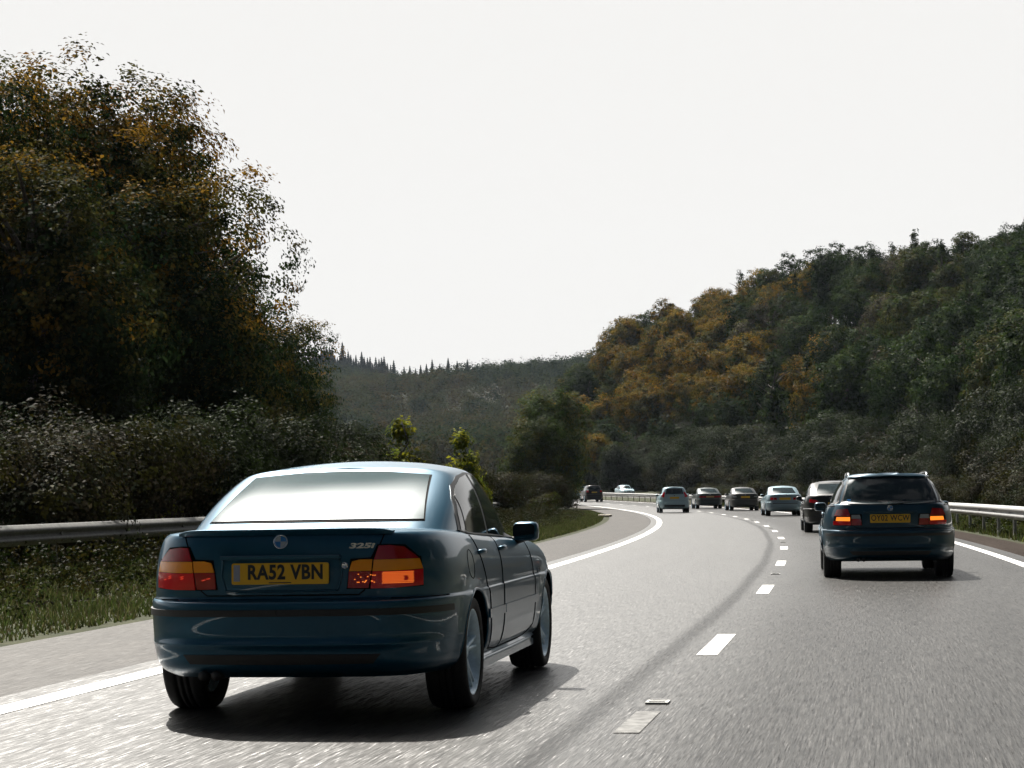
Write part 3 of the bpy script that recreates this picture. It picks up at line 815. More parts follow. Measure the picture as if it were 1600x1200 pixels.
                for a0, z0 in ((.42, .765), (.45, .757), (.60, .765), (.60, .775), (.70, .768), (.70, .778), (.745, .76)):
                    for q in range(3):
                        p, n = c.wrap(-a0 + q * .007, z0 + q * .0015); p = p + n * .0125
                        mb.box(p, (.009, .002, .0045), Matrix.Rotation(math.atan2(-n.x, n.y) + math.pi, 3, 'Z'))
            mb.build('reflector_sparkles', SPARK if sg > 0 else GLOWR, tl)
        # plate recess
        c.patch('plate_recess', [(-.335, .705), (0, .70), (.335, .705)], [(-.325, .875), (0, .878), (.325, .875)], c.wrap, pm, -.001, 16, 8, skirt=False)
        mb = MB(); p, n = c.wrap(.001, .87)
        for i in range(1): mb.box((0, p.y - .014, .874), (.64, .034, .022)); 
        bevel(mb.build('boot_handle_strip', pm, root, False), .006, 3)
        for sg in (-1, 1):
            c.line('recess_edge', [(sg * .325, .862), (sg * .335, .78), (sg * .31, .70)], c.wrap, pm, .007, .0)
        c.line('recess_edge', [(-.31, .70), (0, .697), (.31, .70)], c.wrap, pm, .006, .0)
        p, n = c.wrap(.40 - .035, .832); 
        mb = MB(); p, n = c.wrap(.352, .828); mb.lathe([(0, 0), (.010, 0), (.012, .004), (.016, .004), (.018, 0)], 16, axis='z'); lk = mb.build('boot_lock', CHROME, root, True)
        lk.location = p + n * .002; lk.rotation_euler = (R_(90), 0, 0)
        plate(c, ptxt, .79, tilt=.06)
        zb, bx = .955, .002
    else:
        c.patch('rear_window_surround', [(-.64, .985), (-.3, .978), (0, .976), (.3, .978), (.64, .985)], [(-.53, 1.325), (-.25, 1.338), (0, 1.342), (.25, 1.338), (.53, 1.325)], c.back, BLACK, .003, 26, 10)
        c.patch('rear_window', [(-.61, .998), (-.3, .990), (0, .988), (.3, .990), (.61, .998)], [(-.51, 1.312), (-.25, 1.324), (0, 1.328), (.25, 1.324), (.51, 1.312)], c.back, GLASS, .007, 26, 10)
        c.patch('window_sticker', [(-.55, 1.01), (-.50, 1.01)], [(-.545, 1.055), (-.50, 1.055)], c.back, BLUEE, .009, 3, 3)
        c.patch('roof_edge_spoiler', [(-.52, 1.325), (0, 1.340), (.52, 1.325)], [(-.50, 1.352), (0, 1.368), (.50, 1.352)], c.back, pm, .035, 20, 3)
        c.line('tailgate_shut_line', [(-.50, .70), (-.45, .678), (0, .676), (.45, .678), (.50, .70)], c.wrap, GAP, .005)
        for sg in (-1, 1):
            f = lambda L_: [(sg * a, z) for a, z in L_]
            c.patch('lamp_gasket', f([(.37, .712), (.5, .710), (.86, .716)]), f([(.385, .862), (.52, .862), (.86, .862)]), c.wrap, GAP, .003, 20, 6)
            tl = c.patch('tail_light', f([(.545, .716), (.86, .720)]), f([(.545, .768), (.86, .772)]), c.wrap, REDL, .012, 12, 4)
            c.patch('lit_segment', f([(.56, .770), (.80, .774)]), f([(.56, .822), (.79, .822)]), c.wrap, GLOW, .0135, 12, 4, parent=tl)
            c.patch('clear_segment', f([(.55, .835), (.85, .838)]), f([(.60, .93), (.80, .92)]), c.wrap, DREDL, .011, 10, 4, parent=tl)
            ti = c.patch('tailgate_lamp', f([(.385, .716), (.535, .716)]), f([(.395, .800), (.535, .800)]), c.wrap, DREDL, .011, 8, 4)
            c.patch('clear_segment', f([(.396, .802), (.535, .802)]), f([(.41, .852), (.535, .852)]), c.wrap, CLRL, .0115, 8, 4, parent=ti)
            # roof rails
            mb = MB(); pp = []
            for q in range(13):
                y = -.38 + 1.75 * q / 12; h = c.bvh.ray_cast(Vector((sg * .515, y, 2)), Vector((0, 0, -1)))[0]; e = .062 * min(1, (min(q, 12 - q) / 1.2)) ** .5
                pp.append(h + Vector((0, 0, e + .004)))
            mb.tube(pp, .014, 8); mb.build('roof_rail', CHROME, root, True)
        c.patch('plate_recess', [(-.335, .70), (0, .70), (.335, .70)], [(-.325, .875), (0, .878), (.325, .875)], c.wrap, pm, -.001, 16, 8, skirt=False)
        mb = MB(); p, n = c.wrap(.001, .88); mb.box((0, p.y - .014, .882), (.70, .03, .03)); bevel(mb.build('tailgate_handle_strip', pm, root), .006, 2)
        plate(c, ptxt, .80, tilt=.06, detail=False, tsize=.105, tsx=.82)
        zb, bx = .935, .002
        p, n = c.back(0, 1.0); mb = MB(); mb.tube([(0, p.y - .02, .985), (.12, p.y - .03, .995), (.27, p.y - .024, 1.01)], [.012, .008, .006], 6); mb.build('rear_wiper', BLACK, root)
    # round badge with blue and white quarters
    p, n = c.wrap(.001, zb)
    bo = MB(); bo.lathe([(0, 0.003), (.031, .003), (.036, .006), (.039, .004), (.039, -.006)], 28, axis='z'); b = bo.build('badge', CHROME, root, True)
    b.location = p + n * .004; b.rotation_euler = n.to_track_quat('Z', 'Y').to_euler()
    for q in range(4):
        V = [(0, 0, .0045)] + [(.030 * math.cos(R_(90 * q + 15 * k_)), .030 * math.sin(R_(90 * q + 15 * k_)), .0045) for k_ in range(7)]
        meshobj('badge_quarter', V, [tuple(range(8))], WHITEE if q % 2 else BLUEE, b)
    if badge:
        p, n = c.wrap(.43, .93)
        text_part('model_badge', badge, .036, CHROME, root, (.425, p.y - .006, .928), (R_(90), 0, .14), 2.1, off=.0016, shear=.2)
    # lower valance insert, exhaust
    c.patch('valance_insert', [(-.50, .325), (0, .322), (.50, .325)], [(-.54, .372), (0, .375), (.54, .372)], c.wrap, BLACK, .006, 24, 3)
    mb = MB()
    for x in (-.42, -.35):
        mb.lathe([(.020, -.16), (.022, -.14), (.030, -.12), (.030, .14), (.026, .14), (.026, -.1)], 18, axis='x', c=(0, 0, 0)) if False else mb.tube([(x, P['plan'][0][1] + .06, .262), (x, P['plan'][0][1] + .3, .262)], .026, 14)
    mb.build('exhaust_pipe', BLACK, root, True)
    front_end(c)
    return c
def front_end(c, z=.58):
    yw = c.P['gb'][-1][1]
    # windscreen
    k1 = c.P['gb'][-1][2]; k2 = c.P['gr'][-1][2]; w1 = c.P['gb'][-3][0]; w2 = c.P['gr'][-3][0]
    b0 = k1 + .02; t0 = k2 - .03
    c.patch('windscreen', [(-w1 * .86, b0), (0, b0), (w1 * .86, b0)], [(-w2 * .86, t0), (0, t0 + .005), (w2 * .86, t0)], c.front, GLASS, .006, 16, 8)
    for sg in (-1, 1):
        c.patch('headlight', [(sg * .40, z), (sg * .76, z + .01)], [(sg * .42, z + .09), (sg * .74, z + .10)], c.front, CLRL, .006, 8, 4)
        c.patch('grille', [(sg * .03, z), (sg * .17, z)], [(sg * .03, z + .09), (sg * .17, z + .09)], c.front, BLACK, .008, 6, 4)

def simple_car(root, P, pm, spec, glass=GLASS, rear_glass=None):
    """a car seen small: same shell, fewer trims. spec: dict of measures"""
    c = Car(root, P, pm, su=4, sv=3)
    c.wheels(spec.get('spokes', 7), 0)
    g = spec['glass']                       # rear window bottom z, top z, half width bottom, top
    c.patch('rear_window', [(-g[2], g[0]), (0, g[0] - .005), (g[2], g[0])], [(-g[3], g[1]), (0, g[1] + .012), (g[3], g[1])], c.back, rear_glass or glass, .006, 16, 8)
    for sg in (-1, 1):
        for b, t in spec['side']: c.patch('side_window', b, t, c.side, glass, .006, 12, 6, sg=sg)
        c.line('door_shut_line', spec['door'], c.side, GAP, .005, 0, sg=sg)
        for y0 in spec['handles']:
            mb = MB(); pp = [c.side(y0 + dy, spec['hz'], sg) for dy in (-.09, 0, .09)]
            mb.tube([p + n * k_ for (p, n), k_ in zip(pp, (.004, .024, .004))], .013, 6); mb.build('door_handle', pm, root, True)
        f = lambda L_: [(sg * a, z) for a, z in L_]
        for nm, b, t, m in spec['lamps']: c.patch(nm, f(b), f(t), c.wrap if spec.get('wrap', 1) else c.back, m, .010, 10, 6)
    mirror(c, spec['mirror'][0], spec['mirror'][1], pm)
    z = spec['plate'][0]
    plate(c, spec['plate'][1], z, tilt=.05, detail=False, m=spec.get('pm'))
    z0, z1 = spec['strip']
    c.patch('bumper_insert', [(-.58, z0), (0, z0), (.58, z0)], [(-.58, z1), (0, z1), (.58, z1)], c.wrap, BLACK, .008, 20, 3)
    mb = MB(); p, n = c.wrap(.001, spec['badge']); mb.lathe([(0, .004), (.035, .004), (.038, -.004)], 16, axis='z'); b = mb.build('badge', CHROME, root, True)
    b.location = p + n * .004; b.rotation_euler = n.to_track_quat('Z', 'Y').to_euler()
    for nm, b_, t_, m, pr in spec.get('extra', []): c.patch(nm, b_, t_, getattr(c, pr), m, .009, 14, 3)
    front_end(c, spec.get('fz', .58))
    return c

def place(name, X, Y, yaw, label, cat='car', roll=0):
    e = empty(name, (X, Y, zr(Y) - .003), 0); e.rotation_euler = (0, roll, -yaw); tag(e, label, cat); return e
def heading(X, Y): return math.atan2(-(Y - YC), X - XC) if False else -math.atan2(Y - YC, X - XC) 

# --- the blue saloon close to the camera
root = place('saloon_car', -1.062, 11.79, .1612, 'large dark blue four door saloon nearest the camera, yellow plate reading RA52 VBN', roll=-.004)
e46(root, BASEP, P_TEAL, False, 'RA52 VBN', '325i')

# --- the blue estate in the right lane
WAG = dict(BASEP)
WAG['gb'] = [(0, -.82, .99), (.2, -.815, .99), (.42, -.80, .985), (.62, -.72, .975), (.71, -.50, .965), (.745, -.1, .96), (.76, .6, .94), (.76, 1.2, .92), (.75, 1.8, .895), (.70, 2.12, .89), (.45, 2.33, .93), (0, 2.42, .95)]
WAG['gr'] = [(0, -.55, 1.352), (.18, -.548, 1.35), (.36, -.535, 1.345), (.49, -.48, 1.335), (.535, -.32, 1.33), (.55, .0, 1.332), (.562, .5, 1.335), (.565, 1.0, 1.332), (.548, 1.45, 1.305), (.50, 1.59, 1.305), (.25, 1.68, 1.325), (0, 1.70, 1.33)]
WAG['roofc'] = [(-.6, 1.36), (-.2, 1.375), (.5, 1.388), (1.1, 1.385), (1.4, 1.375), (1.7, 1.335)]
root = place('estate_car', 5.07, 28.4, .132, 'dark blue estate car with roof rails and lit tail lamps in the right lane', roll=0)
e46(root, WAG, P_BLUE, True, 'OY02 WCW', None, detail=False)

def sedan_spec(**k):
    d = dict(glass=(1.05, 1.30, .56, .45), side=[([(.2, .985), (.93, .955)], [(.36, 1.22), (.93, 1.30)]), ([(1.0, .95), (1.86, .91)], [(1.0, 1.30), (1.45, 1.26)])],
             door=[(.97, .93), (.95, .27)], handles=(1.08, .34), hz=.85, mirror=(1.8, .925), plate=(.80, ''), strip=(.57, .60), badge=.93,
             lamps=[('tail_light', [(.42, .73), (.84, .74)], [(.44, .85), (.80, .86)], DREDL)])
    d.update(k); return d
def sz(spec, s, sx=1, fy=lambda y: y):
    """scale heights of a spec"""
    q = dict(spec)
    q['glass'] = (spec['glass'][0] * s, spec['glass'][1] * s, spec['glass'][2] * sx, spec['glass'][3] * sx)
    q['side'] = [([(fy(y), z * s) for y, z in b], [(fy(y), z * s) for y, z in t]) for b, t in spec['side']]
    q['door'] = [(fy(y), z * s) for y, z in spec['door']]
    return q
def w_at(px, Y): return (px - 800) / FPX * Y
def lane_pos(Y, off):
    s = s_at(Y, off); return rd(s, off), HD - s / RR
CLAB = 'cars ahead in the traffic'
def put(name, Y, off, label, dyaw=0, flip=False, X=None):
    p, th = lane_pos(Y, off)
    x = p[0] if X is None else X
    e = empty(name, (x, p[1], p[2] + .004)); e.rotation_euler = (0, 0, -(th + dyaw) + (math.pi if flip else 0)); tag(e, label, 'car'); return e

# black saloon just ahead of the estate
P2 = scaled(BASEP, 1.04, 1.02, 2.80, .80, 1.03, tyre_r=.325, archR=.355)
r = put('saloon_car', 58.6, 0, X=w_at(1306, 58.6), label= 'glossy black saloon half hidden by the estate car')
simple_car(r, P2, P_BLACK, sz(sedan_spec(lamps=[('tail_light', [(.50, .80), (.92, .84)], [(.62, .90), (.90, .93)], REDL)], plate=(.78, '')), 1.03))
# silver blue saloon
P3 = scaled(BASEP, .985, 1.0, 2.70, .78, 1.0)
r = put('saloon_car', 97.5, 0, X=w_at(1224, 97.5), label= 'silver blue saloon with square red tail lamps between two black saloons')
simple_car(r, P3, P_SILV, sedan_spec(lamps=[('tail_light', [(.56, .74), (.78, .74)], [(.58, .86), (.76, .86)], REDL), ('inner_lamp', [(.38, .74), (.54, .74)], [(.40, .85), (.56, .85)], DREDL)], plate=(.80, ''), pm=YPLATE))
# black saloon
r = put('saloon_car', 124.5, 0, X=w_at(1162, 124.5), label= 'black saloon with grey rear window, between the silver blue saloon and the dark green one')
simple_car(r, scaled(BASEP, 1.0, 1.05, 2.75, .80, 1.0), P_BLACK, sedan_spec(lamps=[('tail_light', [(.55, .80), (.84, .80)], [(.58, .86), (.80, .86)], CLRL)]))
# dark green older saloon with lamp band
r = put('saloon_car', 138, 0, X=w_at(1107, 138), label= 'dark green boxy saloon with a full width red lamp band')
simple_car(r, scaled(BASEP, 1.0, 1.08, 2.68, .80, 1.0), P_GREEN, sedan_spec(lamps=[('tail_light', [(.28, .74), (.84, .74)], [(.28, .84), (.82, .84)], DREDL)], plate=(.79, ''), pm=mat('plate_orange', (.45, .2, .06), .5)))
# hatchback
HB = scaled(WAG, .99, .66, 2.49, .78, 1.055, tyre_r=.30, archR=.335, tyre_w=.20)
r = put('hatchback_car', 117.5, 1.75, 'small pale blue hatchback with white roof and high red lamps in the left lane')
def hb(y): return y * .66 / .985 if y < 0 else y * 2.49 / 2.725
spec = dict(glass=(1.045, 1.36, .50, .43), side=[([(-.2, 1.07), (.2, 1.03), (.93, .99)], [(-.05, 1.25), (.3, 1.33), (.93, 1.37)]), ([(1.0, .985), (1.75, .95)], [(1.0, 1.37), (1.35, 1.33)])],
            door=[(.95, .98), (.93, .30)], handles=(1.05,), hz=.90, mirror=(1.62, .97), plate=(.84, ''), strip=(.34, .45), badge=.97,
            lamps=[('tail_light', [(.62, .86), (.86, .90)], [(.56, 1.14), (.74, 1.16)], GLOWR if False else REDL)])
simple_car(r, HB, P_PALE, spec)
# dark SUV far on the bend
SUVP = scaled(WAG, 1.05, .85, 2.7, .80, 1.17, tyre_r=.36, archR=.39)
r = put('sport_utility_car', 203, 0, 'dark high bodied car small on the far left of the bend', X=w_at(927, 203))
spec2 = dict(glass=(1.19, 1.50, .56, .47), side=[([(-.4, 1.15), (.93, 1.10)], [(-.25, 1.40), (.93, 1.52)]), ([(1.0, 1.10), (1.8, 1.06)], [(1.0, 1.52), (1.4, 1.47)])],
             door=[(.95, 1.08), (.93, .32)], handles=(1.05, .3), hz=1.0, mirror=(1.75, 1.09), plate=(.93, ''), strip=(.42, .55), badge=1.05,
             lamps=[('tail_light', [(.58, .93), (.92, .95)], [(.60, 1.10), (.86, 1.12)], REDL)])
simple_car(r, SUVP, P_DARK, spec2)
# silver car beyond it, half hidden by the bush
r = put('hatchback_car', 224, 0, X=w_at(907, 224), label= 'silver car partly hidden by the verge bush at the far left of the bend')
simple_car(r, HB, P_SILV, spec)
# oncoming car behind the barrier
r = put('saloon_car', 252, 17.0, X=w_at(972, 252), label= 'pale blue oncoming car seen over the far crash barrier', flip=True)
simple_car(r, P3, P_PALE, sedan_spec())

# ------------------------------------------------------------------ vegetation
GREENS = [(.034, .060, .012), (.044, .070, .014), (.028, .048, .011), (.052, .066, .014)]
DARKS = [(.020, .040, .012), (.028, .050, .016), (.018, .034, .010)]
GOLDS = [(.26, .150, .018), (.30, .165, .015), (.19, .13, .02), (.14, .11, .02), (.32, .14, .012)]
OLIVE = [(.090, .086, .018), (.070, .074, .016), (.11, .092, .020), (.058, .066, .016)]
BROWNS = [(.090, .076, .042), (.072, .066, .040), (.11, .092, .052), (.060, .062, .032)]
SILVER = [(.085, .105, .060), (.07, .092, .050), (.055, .072, .038)]
YELG = [(.30, .30, .02), (.22, .26, .02), (.13, .17, .02)]
def leaves(rng, centres, csz, per, size, pal_idx, pals, flat=.75, jitter=.25, out=None, align=.9):
    """quads scattered round the centres; out = outward direction of each centre, leaves lie roughly facing it"""
    n = len(centres) * per
    c = np.repeat(centres, per, 0); s = np.repeat(csz, per)[:, None] if np.ndim(csz) else csz
    d = rng.normal(size=(n, 3)); d /= np.linalg.norm(d, axis=1)[:, None]; rad = rng.random((n, 1)) ** .45
    p = c + d * rad * s * np.array([1, 1, flat])
    nr = d * .55 + rng.normal(size=(n, 3)) * .42 + np.array([0, 0, .35])
    if out is not None: nr = nr + align * np.repeat(out, per, 0)
    nr /= np.linalg.norm(nr, axis=1)[:, None]
    a = rng.normal(size=(n, 3)); a -= nr * (a * nr).sum(1)[:, None]; a /= np.linalg.norm(a, axis=1)[:, None]
    b = np.cross(nr, a)
    l = size * (.6 + .8 * rng.random((n, 1))); w = l * (.5 + .2 * rng.random((n, 1)))
    fold = nr * l * .12
    V = np.stack([p - a * l * .5, p + b * w * .5 + fold, p + a * l * .5, p - b * w * .5 + fold], 1).reshape(-1, 3)
    F = np.arange(n * 4, dtype=np.int32).reshape(-1, 4)
    pal = pals[np.repeat(pal_idx, per)] * (1 + jitter * rng.normal(size=(n, 1))).clip(.35, 1.9)
    C = np.repeat(pal, 4, 0)
    return V, F, C.clip(.003, .6)
def crown_mesh(name, seed, rx, rz, zc, nlobes, nclump, per, size, palette, top_palette=None, top_frac=.5, clump=.5, shape='round', m=None, power=.22):
    rng = np.random.default_rng(seed)
    # lobes
    if shape == 'round':
        L_ = rng.normal(size=(nlobes, 3)); L_ /= np.linalg.norm(L_, axis=1)[:, None]; L_ *= (.35 + .38 * rng.random((nlobes, 1)))
        lr = .28 + .24 * rng.random(nlobes); L_[0] = 0; lr[0] = .55
    elif shape == 'cone':
        h = rng.random(nlobes) ** 1.15; L_ = np.stack([rng.normal(size=nlobes) * .30 * (1 - h), rng.normal(size=nlobes) * .30 * (1 - h), h * 1.9 - .95], 1); lr = .08 + .36 * (1 - h)
    elif shape == 'dome':
        L_ = rng.normal(size=(nlobes, 3)); L_[:, 2] = np.abs(L_[:, 2]) * .8 - .25; L_ /= np.linalg.norm(L_, axis=1)[:, None]; L_ *= (.3 + .4 * rng.random((nlobes, 1)))
        lr = .26 + .24 * rng.random(nlobes)
    w = lr ** 2; w /= w.sum(); k_ = rng.choice(nlobes, nclump, p=w)
    d = rng.normal(size=(nclump, 3)); d /= np.linalg.norm(d, axis=1)[:, None]
    P = L_[k_] + d * lr[k_][:, None] * rng.random((nclump, 1)) ** power
    O_ = P / (np.linalg.norm(P, axis=1)[:, None] + 1e-6) * .5 + d * .7
    P = P * np.array([rx, rx, rz]); P[:, 2] += zc
    kk = P[:, 2] > max(.1, zc - rz * 1.1); P = P[kk]; O_ = O_[kk]
    pals = np.array(palette + (top_palette or [])); npal = len(palette)
    pidx = rng.integers(0, npal, len(P))
    if top_palette:
        hn = (P[:, 2] - zc) / rz + .35 * rng.normal(size=len(P)) + .3 * np.sin(k_[:len(P)] * 2.4)
        tsel = hn > (1 - 2 * top_frac); pidx[tsel] = npal + rng.integers(0, len(top_palette), tsel.sum())
    V, F, C = leaves(rng, P, clump * (.6 + .8 * rng.random(len(P))), per, size, pidx, pals, out=O_)
    ob = meshobj(name, V, F, m or LEAF, None, False, col=C)
    me = ob.data; COL.objects.unlink(ob); bpy.data.objects.remove(ob)
    return me
def trunk_mesh(seed, h, r, rx, zc, rz, nb=8):
    rnd = random.Random(seed); m = MB()
    pts = [(rnd.uniform(-.1, .1) * i, rnd.uniform(-.1, .1) * i, h * i / 5) for i in range(6)]
    m.tube(pts, [r * (1.25 if i == 0 else 1 - .15 * i) for i in range(6)], 9)
    for b in range(nb):
        z0 = h * rnd.uniform(.35, .95); a = rnd.uniform(0, 6.28); L_ = rx * rnd.uniform(.4, .66); up = rnd.uniform(.25, 1.0)
        q = [(math.cos(a) * L_ * f, math.sin(a) * L_ * f, z0 + up * L_ * f ** .8 + .1 * math.sin(f * 5 + b)) for f in (0, .25, .5, .75, 1)]
        m.tube(q, [r * .42, r * .33, r * .22, r * .13, r * .04], 6)
    o = m.build('trunk', BARK, None, True); me = o.data; bpy.data.objects.remove(o); return me
def plant(kind, loc, crown, trunk, s=1, rz=0, label='', cat='tree', group=None, sz_=1, trunk_name='trunk'):
    e = empty(kind, loc, rz); e.scale = (s, s, s * sz_); tag(e, label, cat, group)
    o = bpy.data.objects.new('crown', crown); link(o, e)
    if trunk: o = bpy.data.objects.new(trunk_name, trunk); link(o, e)
    return e
def zg(X, Y): return float(terrain(X, Y))
rnd = random.Random(11)

# big trees on the left
BT = [crown_mesh('crown', 21, 5.6, 7.2, 8.6, 17, 1000, 64, .145, DARKS + GREENS[:2], GOLDS + OLIVE[:2], .36, .62),
      crown_mesh('crown', 22, 5.0, 6.4, 7.8, 15, 900, 62, .14, DARKS + GREENS[:1], GOLDS[:2] + OLIVE, .34, .6),
      crown_mesh('crown', 23, 4.4, 5.2, 6.0, 14, 800, 60, .135, DARKS + OLIVE[:1], OLIVE + GOLDS[:1], .36, .58)]
BTT = [trunk_mesh(1, 12, .34, 5.6, 8, 7, 14), trunk_mesh(2, 10.5, .28, 5, 7.5, 6, 12), trunk_mesh(3, 8.5, .24, 4.4, 6, 5, 12)]
# (pixel x, distance, variant, scale, label)
LT = [(20, 62, 1, .98, 'tall dark tree with olive gold crown at the left edge of the photo'),
      (165, 66, 0, 1.03, 'tallest tree of the left clump with golden leaves at its top'),
      (-150, 58, 1, .98, 'dark broadleaf tree just outside the left edge behind the barrier'),
      (90, 78, 0, 1.0, 'broad dark tree standing deeper in the left clump'),
      (212, 76, 1, 1.08, 'dark green tree with thin bronze outer twigs right of the tallest left tree'),
      (240, 88, 1, .97, 'bronze topped tree on the right shoulder of the left clump'),
      (328, 96, 2, 1.04, 'rounded olive tree near the right end of the left clump'),
      (428, 104, 2, .88, 'small yellowing tree at the right end of the left clump'),
      (230, 60, 2, 1.0, 'low dark tree filling the front of the left clump'),
      (60, 52, 2, .95, 'low dark tree behind the shrubs at the far left'),
      (300, 72, 2, 1.02, 'low dark tree beside the shrubs left of the blue saloon'),
      (360, 84, 2, .95, 'low leafy tree standing before the olive tree of the left clump')]
for i, (px, Y, v, s, lb) in enumerate(LT):
    X = w_at(px, Y); plant('broadleaf_tree', (X, Y, zg(X, Y) - .1), BT[v], BTT[v], s, rnd.uniform(0, 6.28), lb, 'tree', 'trees in the left roadside clump')

# shrubs: variants
SH = [crown_mesh('foliage', 31, 2.3, 2.0, 1.35, 12, 330, 56, .095, BROWNS + OLIVE[:2] + SILVER[:1], None, .5, .42, 'dome', LEAFG),
      crown_mesh('foliage', 32, 2.1, 1.7, 1.15, 12, 300, 56, .095, BROWNS[:2] + GREENS + SILVER[:1], None, .5, .42, 'dome', LEAFG),
      crown_mesh('foliage', 33, 2.4, 2.3, 1.5, 13, 330, 56, .095, SILVER + GREENS[:2], None, .5, .42, 'dome', LEAFG),
      crown_mesh('foliage', 34, 1.7, 1.3, .9, 9, 220, 30, .12, OLIVE + YELG[2:], None, .5, .36, 'dome', LEAFG)]
STM = trunk_mesh(9, 1.3, .07, 1.4, 1, 1, 9)
left_sh = []
s = 14
i = 0
while s < 128:
    for row, (o_, sc_) in enumerate(((-9.6, .95), (-12.6, 1.22))):
        p = rd(s + rnd.uniform(-1, 1), o_ + rnd.uniform(-.6, .6)); v = rnd.choice([0, 0, 1, 2]) if row == 0 else rnd.choice([0, 2, 1])
        left_sh.append((p, v, sc_ * rnd.uniform(.74, 1.2) * (1 - .0036 * max(0, s - 40))))
    s += 3.1 if s < 60 else 3.6
LOOK = ['brown grey bramble', 'dull green bramble', 'silvery leaved shrub', 'low olive shrub']
for i, (p, v, s_) in enumerate(left_sh):
    plant('roadside_shrub', (p[0], p[1], zg(p[0], p[1]) - .05), SH[v], STM, s_, rnd.uniform(0, 6.28), LOOK[v] + ' in the hedge behind the left barrier', 'shrub', 'shrubs behind the left barrier', trunk_name='stems')
BEND = []
# bushes at the bend
TB = [crown_mesh('crown', 41, 3.3, 4.4, 4.8, 14, 720, 40, .18, [tuple(v * 1.5 for v in g) for g in GREENS + SILVER + OLIVE[:2]], None, .5, .5, 'round', LEAF),
      crown_mesh('crown', 42, 2.6, 3.0, 3.1, 12, 460, 34, .19, SILVER + SILVER + GREENS[:1], None, .5, .45, 'round', LEAFG)]
TBT = trunk_mesh(12, 5, .16, 3, 4, 4, 10)
X = w_at(864, 150); plant('broadleaf_tree', (X, 150, 0.2), TB[0], TBT, 1.0, 1.0, 'bushy green tree on the inside of the bend above the grass verge', 'tree')
X = w_at(832, 138); plant('broadleaf_tree', (X, 138, 0.1), TB[0], TBT, .72, 2.6, 'lower green tree left of the bushy tree at the bend', 'tree')
X = w_at(880, 176); plant('broadleaf_tree', (X, 176, 0.3), TB[0], TBT, .74, 4.0, 'dark small tree behind the bushy tree at the bend', 'tree')
X = w_at(968, 262); plant('broadleaf_tree', (X, 262, .9), TB[1], TBT, 1.12, .4, 'grey leaved round willow behind the far barrier', 'tree')
for k_, (px, Y, v, s_) in enumerate([(800, 118, 0, .9), (780, 108, 1, .85), (842, 128, 0, .95), (862, 140, 1, .9), (872, 158, 0, .9), (850, 116, 3, .7), (760, 98, 0, .9), (868, 150, 3, .8), (876, 178, 1, .8)]):
    X = w_at(px, Y); plant('roadside_shrub', (X, Y, zg(X, Y) - .05), SH[v], STM, s_, k_ * 1.7, LOOK[v] + ' under the trees inside the bend', 'shrub', 'shrubs on the inside of the bend', trunk_name='stems')
for px, Y, s_ in ((938, 292, .8), (952, 300, .9), (922, 305, .85), (906, 318, .95), (893, 330, .9), (946, 320, 1.0), (965, 285, .7)):
    X = w_at(px, Y); BEND.append((X, Y, s_))
# yellow green saplings
SP = crown_mesh('crown', 51, .75, 1.25, 1.6, 12, 120, 26, .12, YELG, None, .5, .22, 'cone')
SPT = trunk_mesh(13, 2.4, .04, .6, 1, 1, 7)
for px, Y, s_, lb in ((628, 70, 1.55, 'slender yellow green sapling rising above the roof of the blue saloon'), (722, 84, 1.55, 'bushy yellow flowering sapling right of the slender one'), (738, 86, 1.2, 'short yellow green sapling closest to the saloon door'), (272, 44, .62, 'small yellow leaved plant above the left crash barrier'), (50, 42, .6, 'small yellow leaved plant at the left end of the barrier')):
    X = w_at(px, Y); plant('sapling', (X, Y, zg(X, Y)), SP, SPT, s_, px * .1, lb, 'sapling')

# right bank forest
GOLDF = [(.25, .155, .016), (.22, .155, .018), (.27, .145, .013), (.17, .13, .018)] + OLIVE[:2]
FT = [crown_mesh('crown', 61, 4.2, 5.4, 6.6, 13, 460, 36, .27, DARKS + GREENS[:2], None, .5, .62),
      crown_mesh('crown', 62, 4.0, 4.9, 6.0, 13, 440, 36, .27, GREENS + OLIVE[:2], None, .5, .6),
      crown_mesh('crown', 63, 4.1, 5.3, 6.4, 14, 460, 36, .27, GREENS[:2] + OLIVE, GOLDF, .5, .6),
      crown_mesh('crown', 64, 3.8, 5.0, 6.2, 12, 440, 36, .27, OLIVE, GOLDF, .62, .6),
      crown_mesh('crown', 65, 2.7, 5.6, 6.4, 40, 380, 26, .27, GREENS + DARKS[:1], None, .5, .42, 'cone'),
      crown_mesh('crown', 66, 4.3, 5.0, 6.2, 13, 460, 36, .27, BROWNS + OLIVE[:1] + GREENS[:1], None, .5, .6)]
FTT = [trunk_mesh(30 + i, 9.5, .24, 4, 6, 5, 8) for i in range(3)]
FLX = 0
FL = ['dark green broadleaf tree', 'mid green broadleaf tree', 'green tree turning gold', 'golden orange tree', 'pointed green tree', 'grey brown tree']
for i, (X, Y, s_) in enumerate(BEND):
    v = (2, 0, 2, 1, 0, 3, 1)[i]; plant('forest_tree', (X, Y, zg(X, Y) - .3), FT[v], FTT[v % 3], s_, i * 1.3, FL[v] + ' at the left end of the wooded bank', 'tree', 'trees at the left end of the wooded bank')
rng = np.random.default_rng(5)
cand = []
for Y in np.arange(84, 440, 6.8):
    for X in np.arange(-10, 130, 7.2):
        x = X + rng.uniform(-2.3, 2.3); y = Y + rng.uniform(-2.3, 2.3); o_ = float(offs(x, y)); az = x / y
        if o_ < 29 or o_ > 88 or az < .0245 or az > .285 or y > 425: continue
        cand.append((y, x, o_))
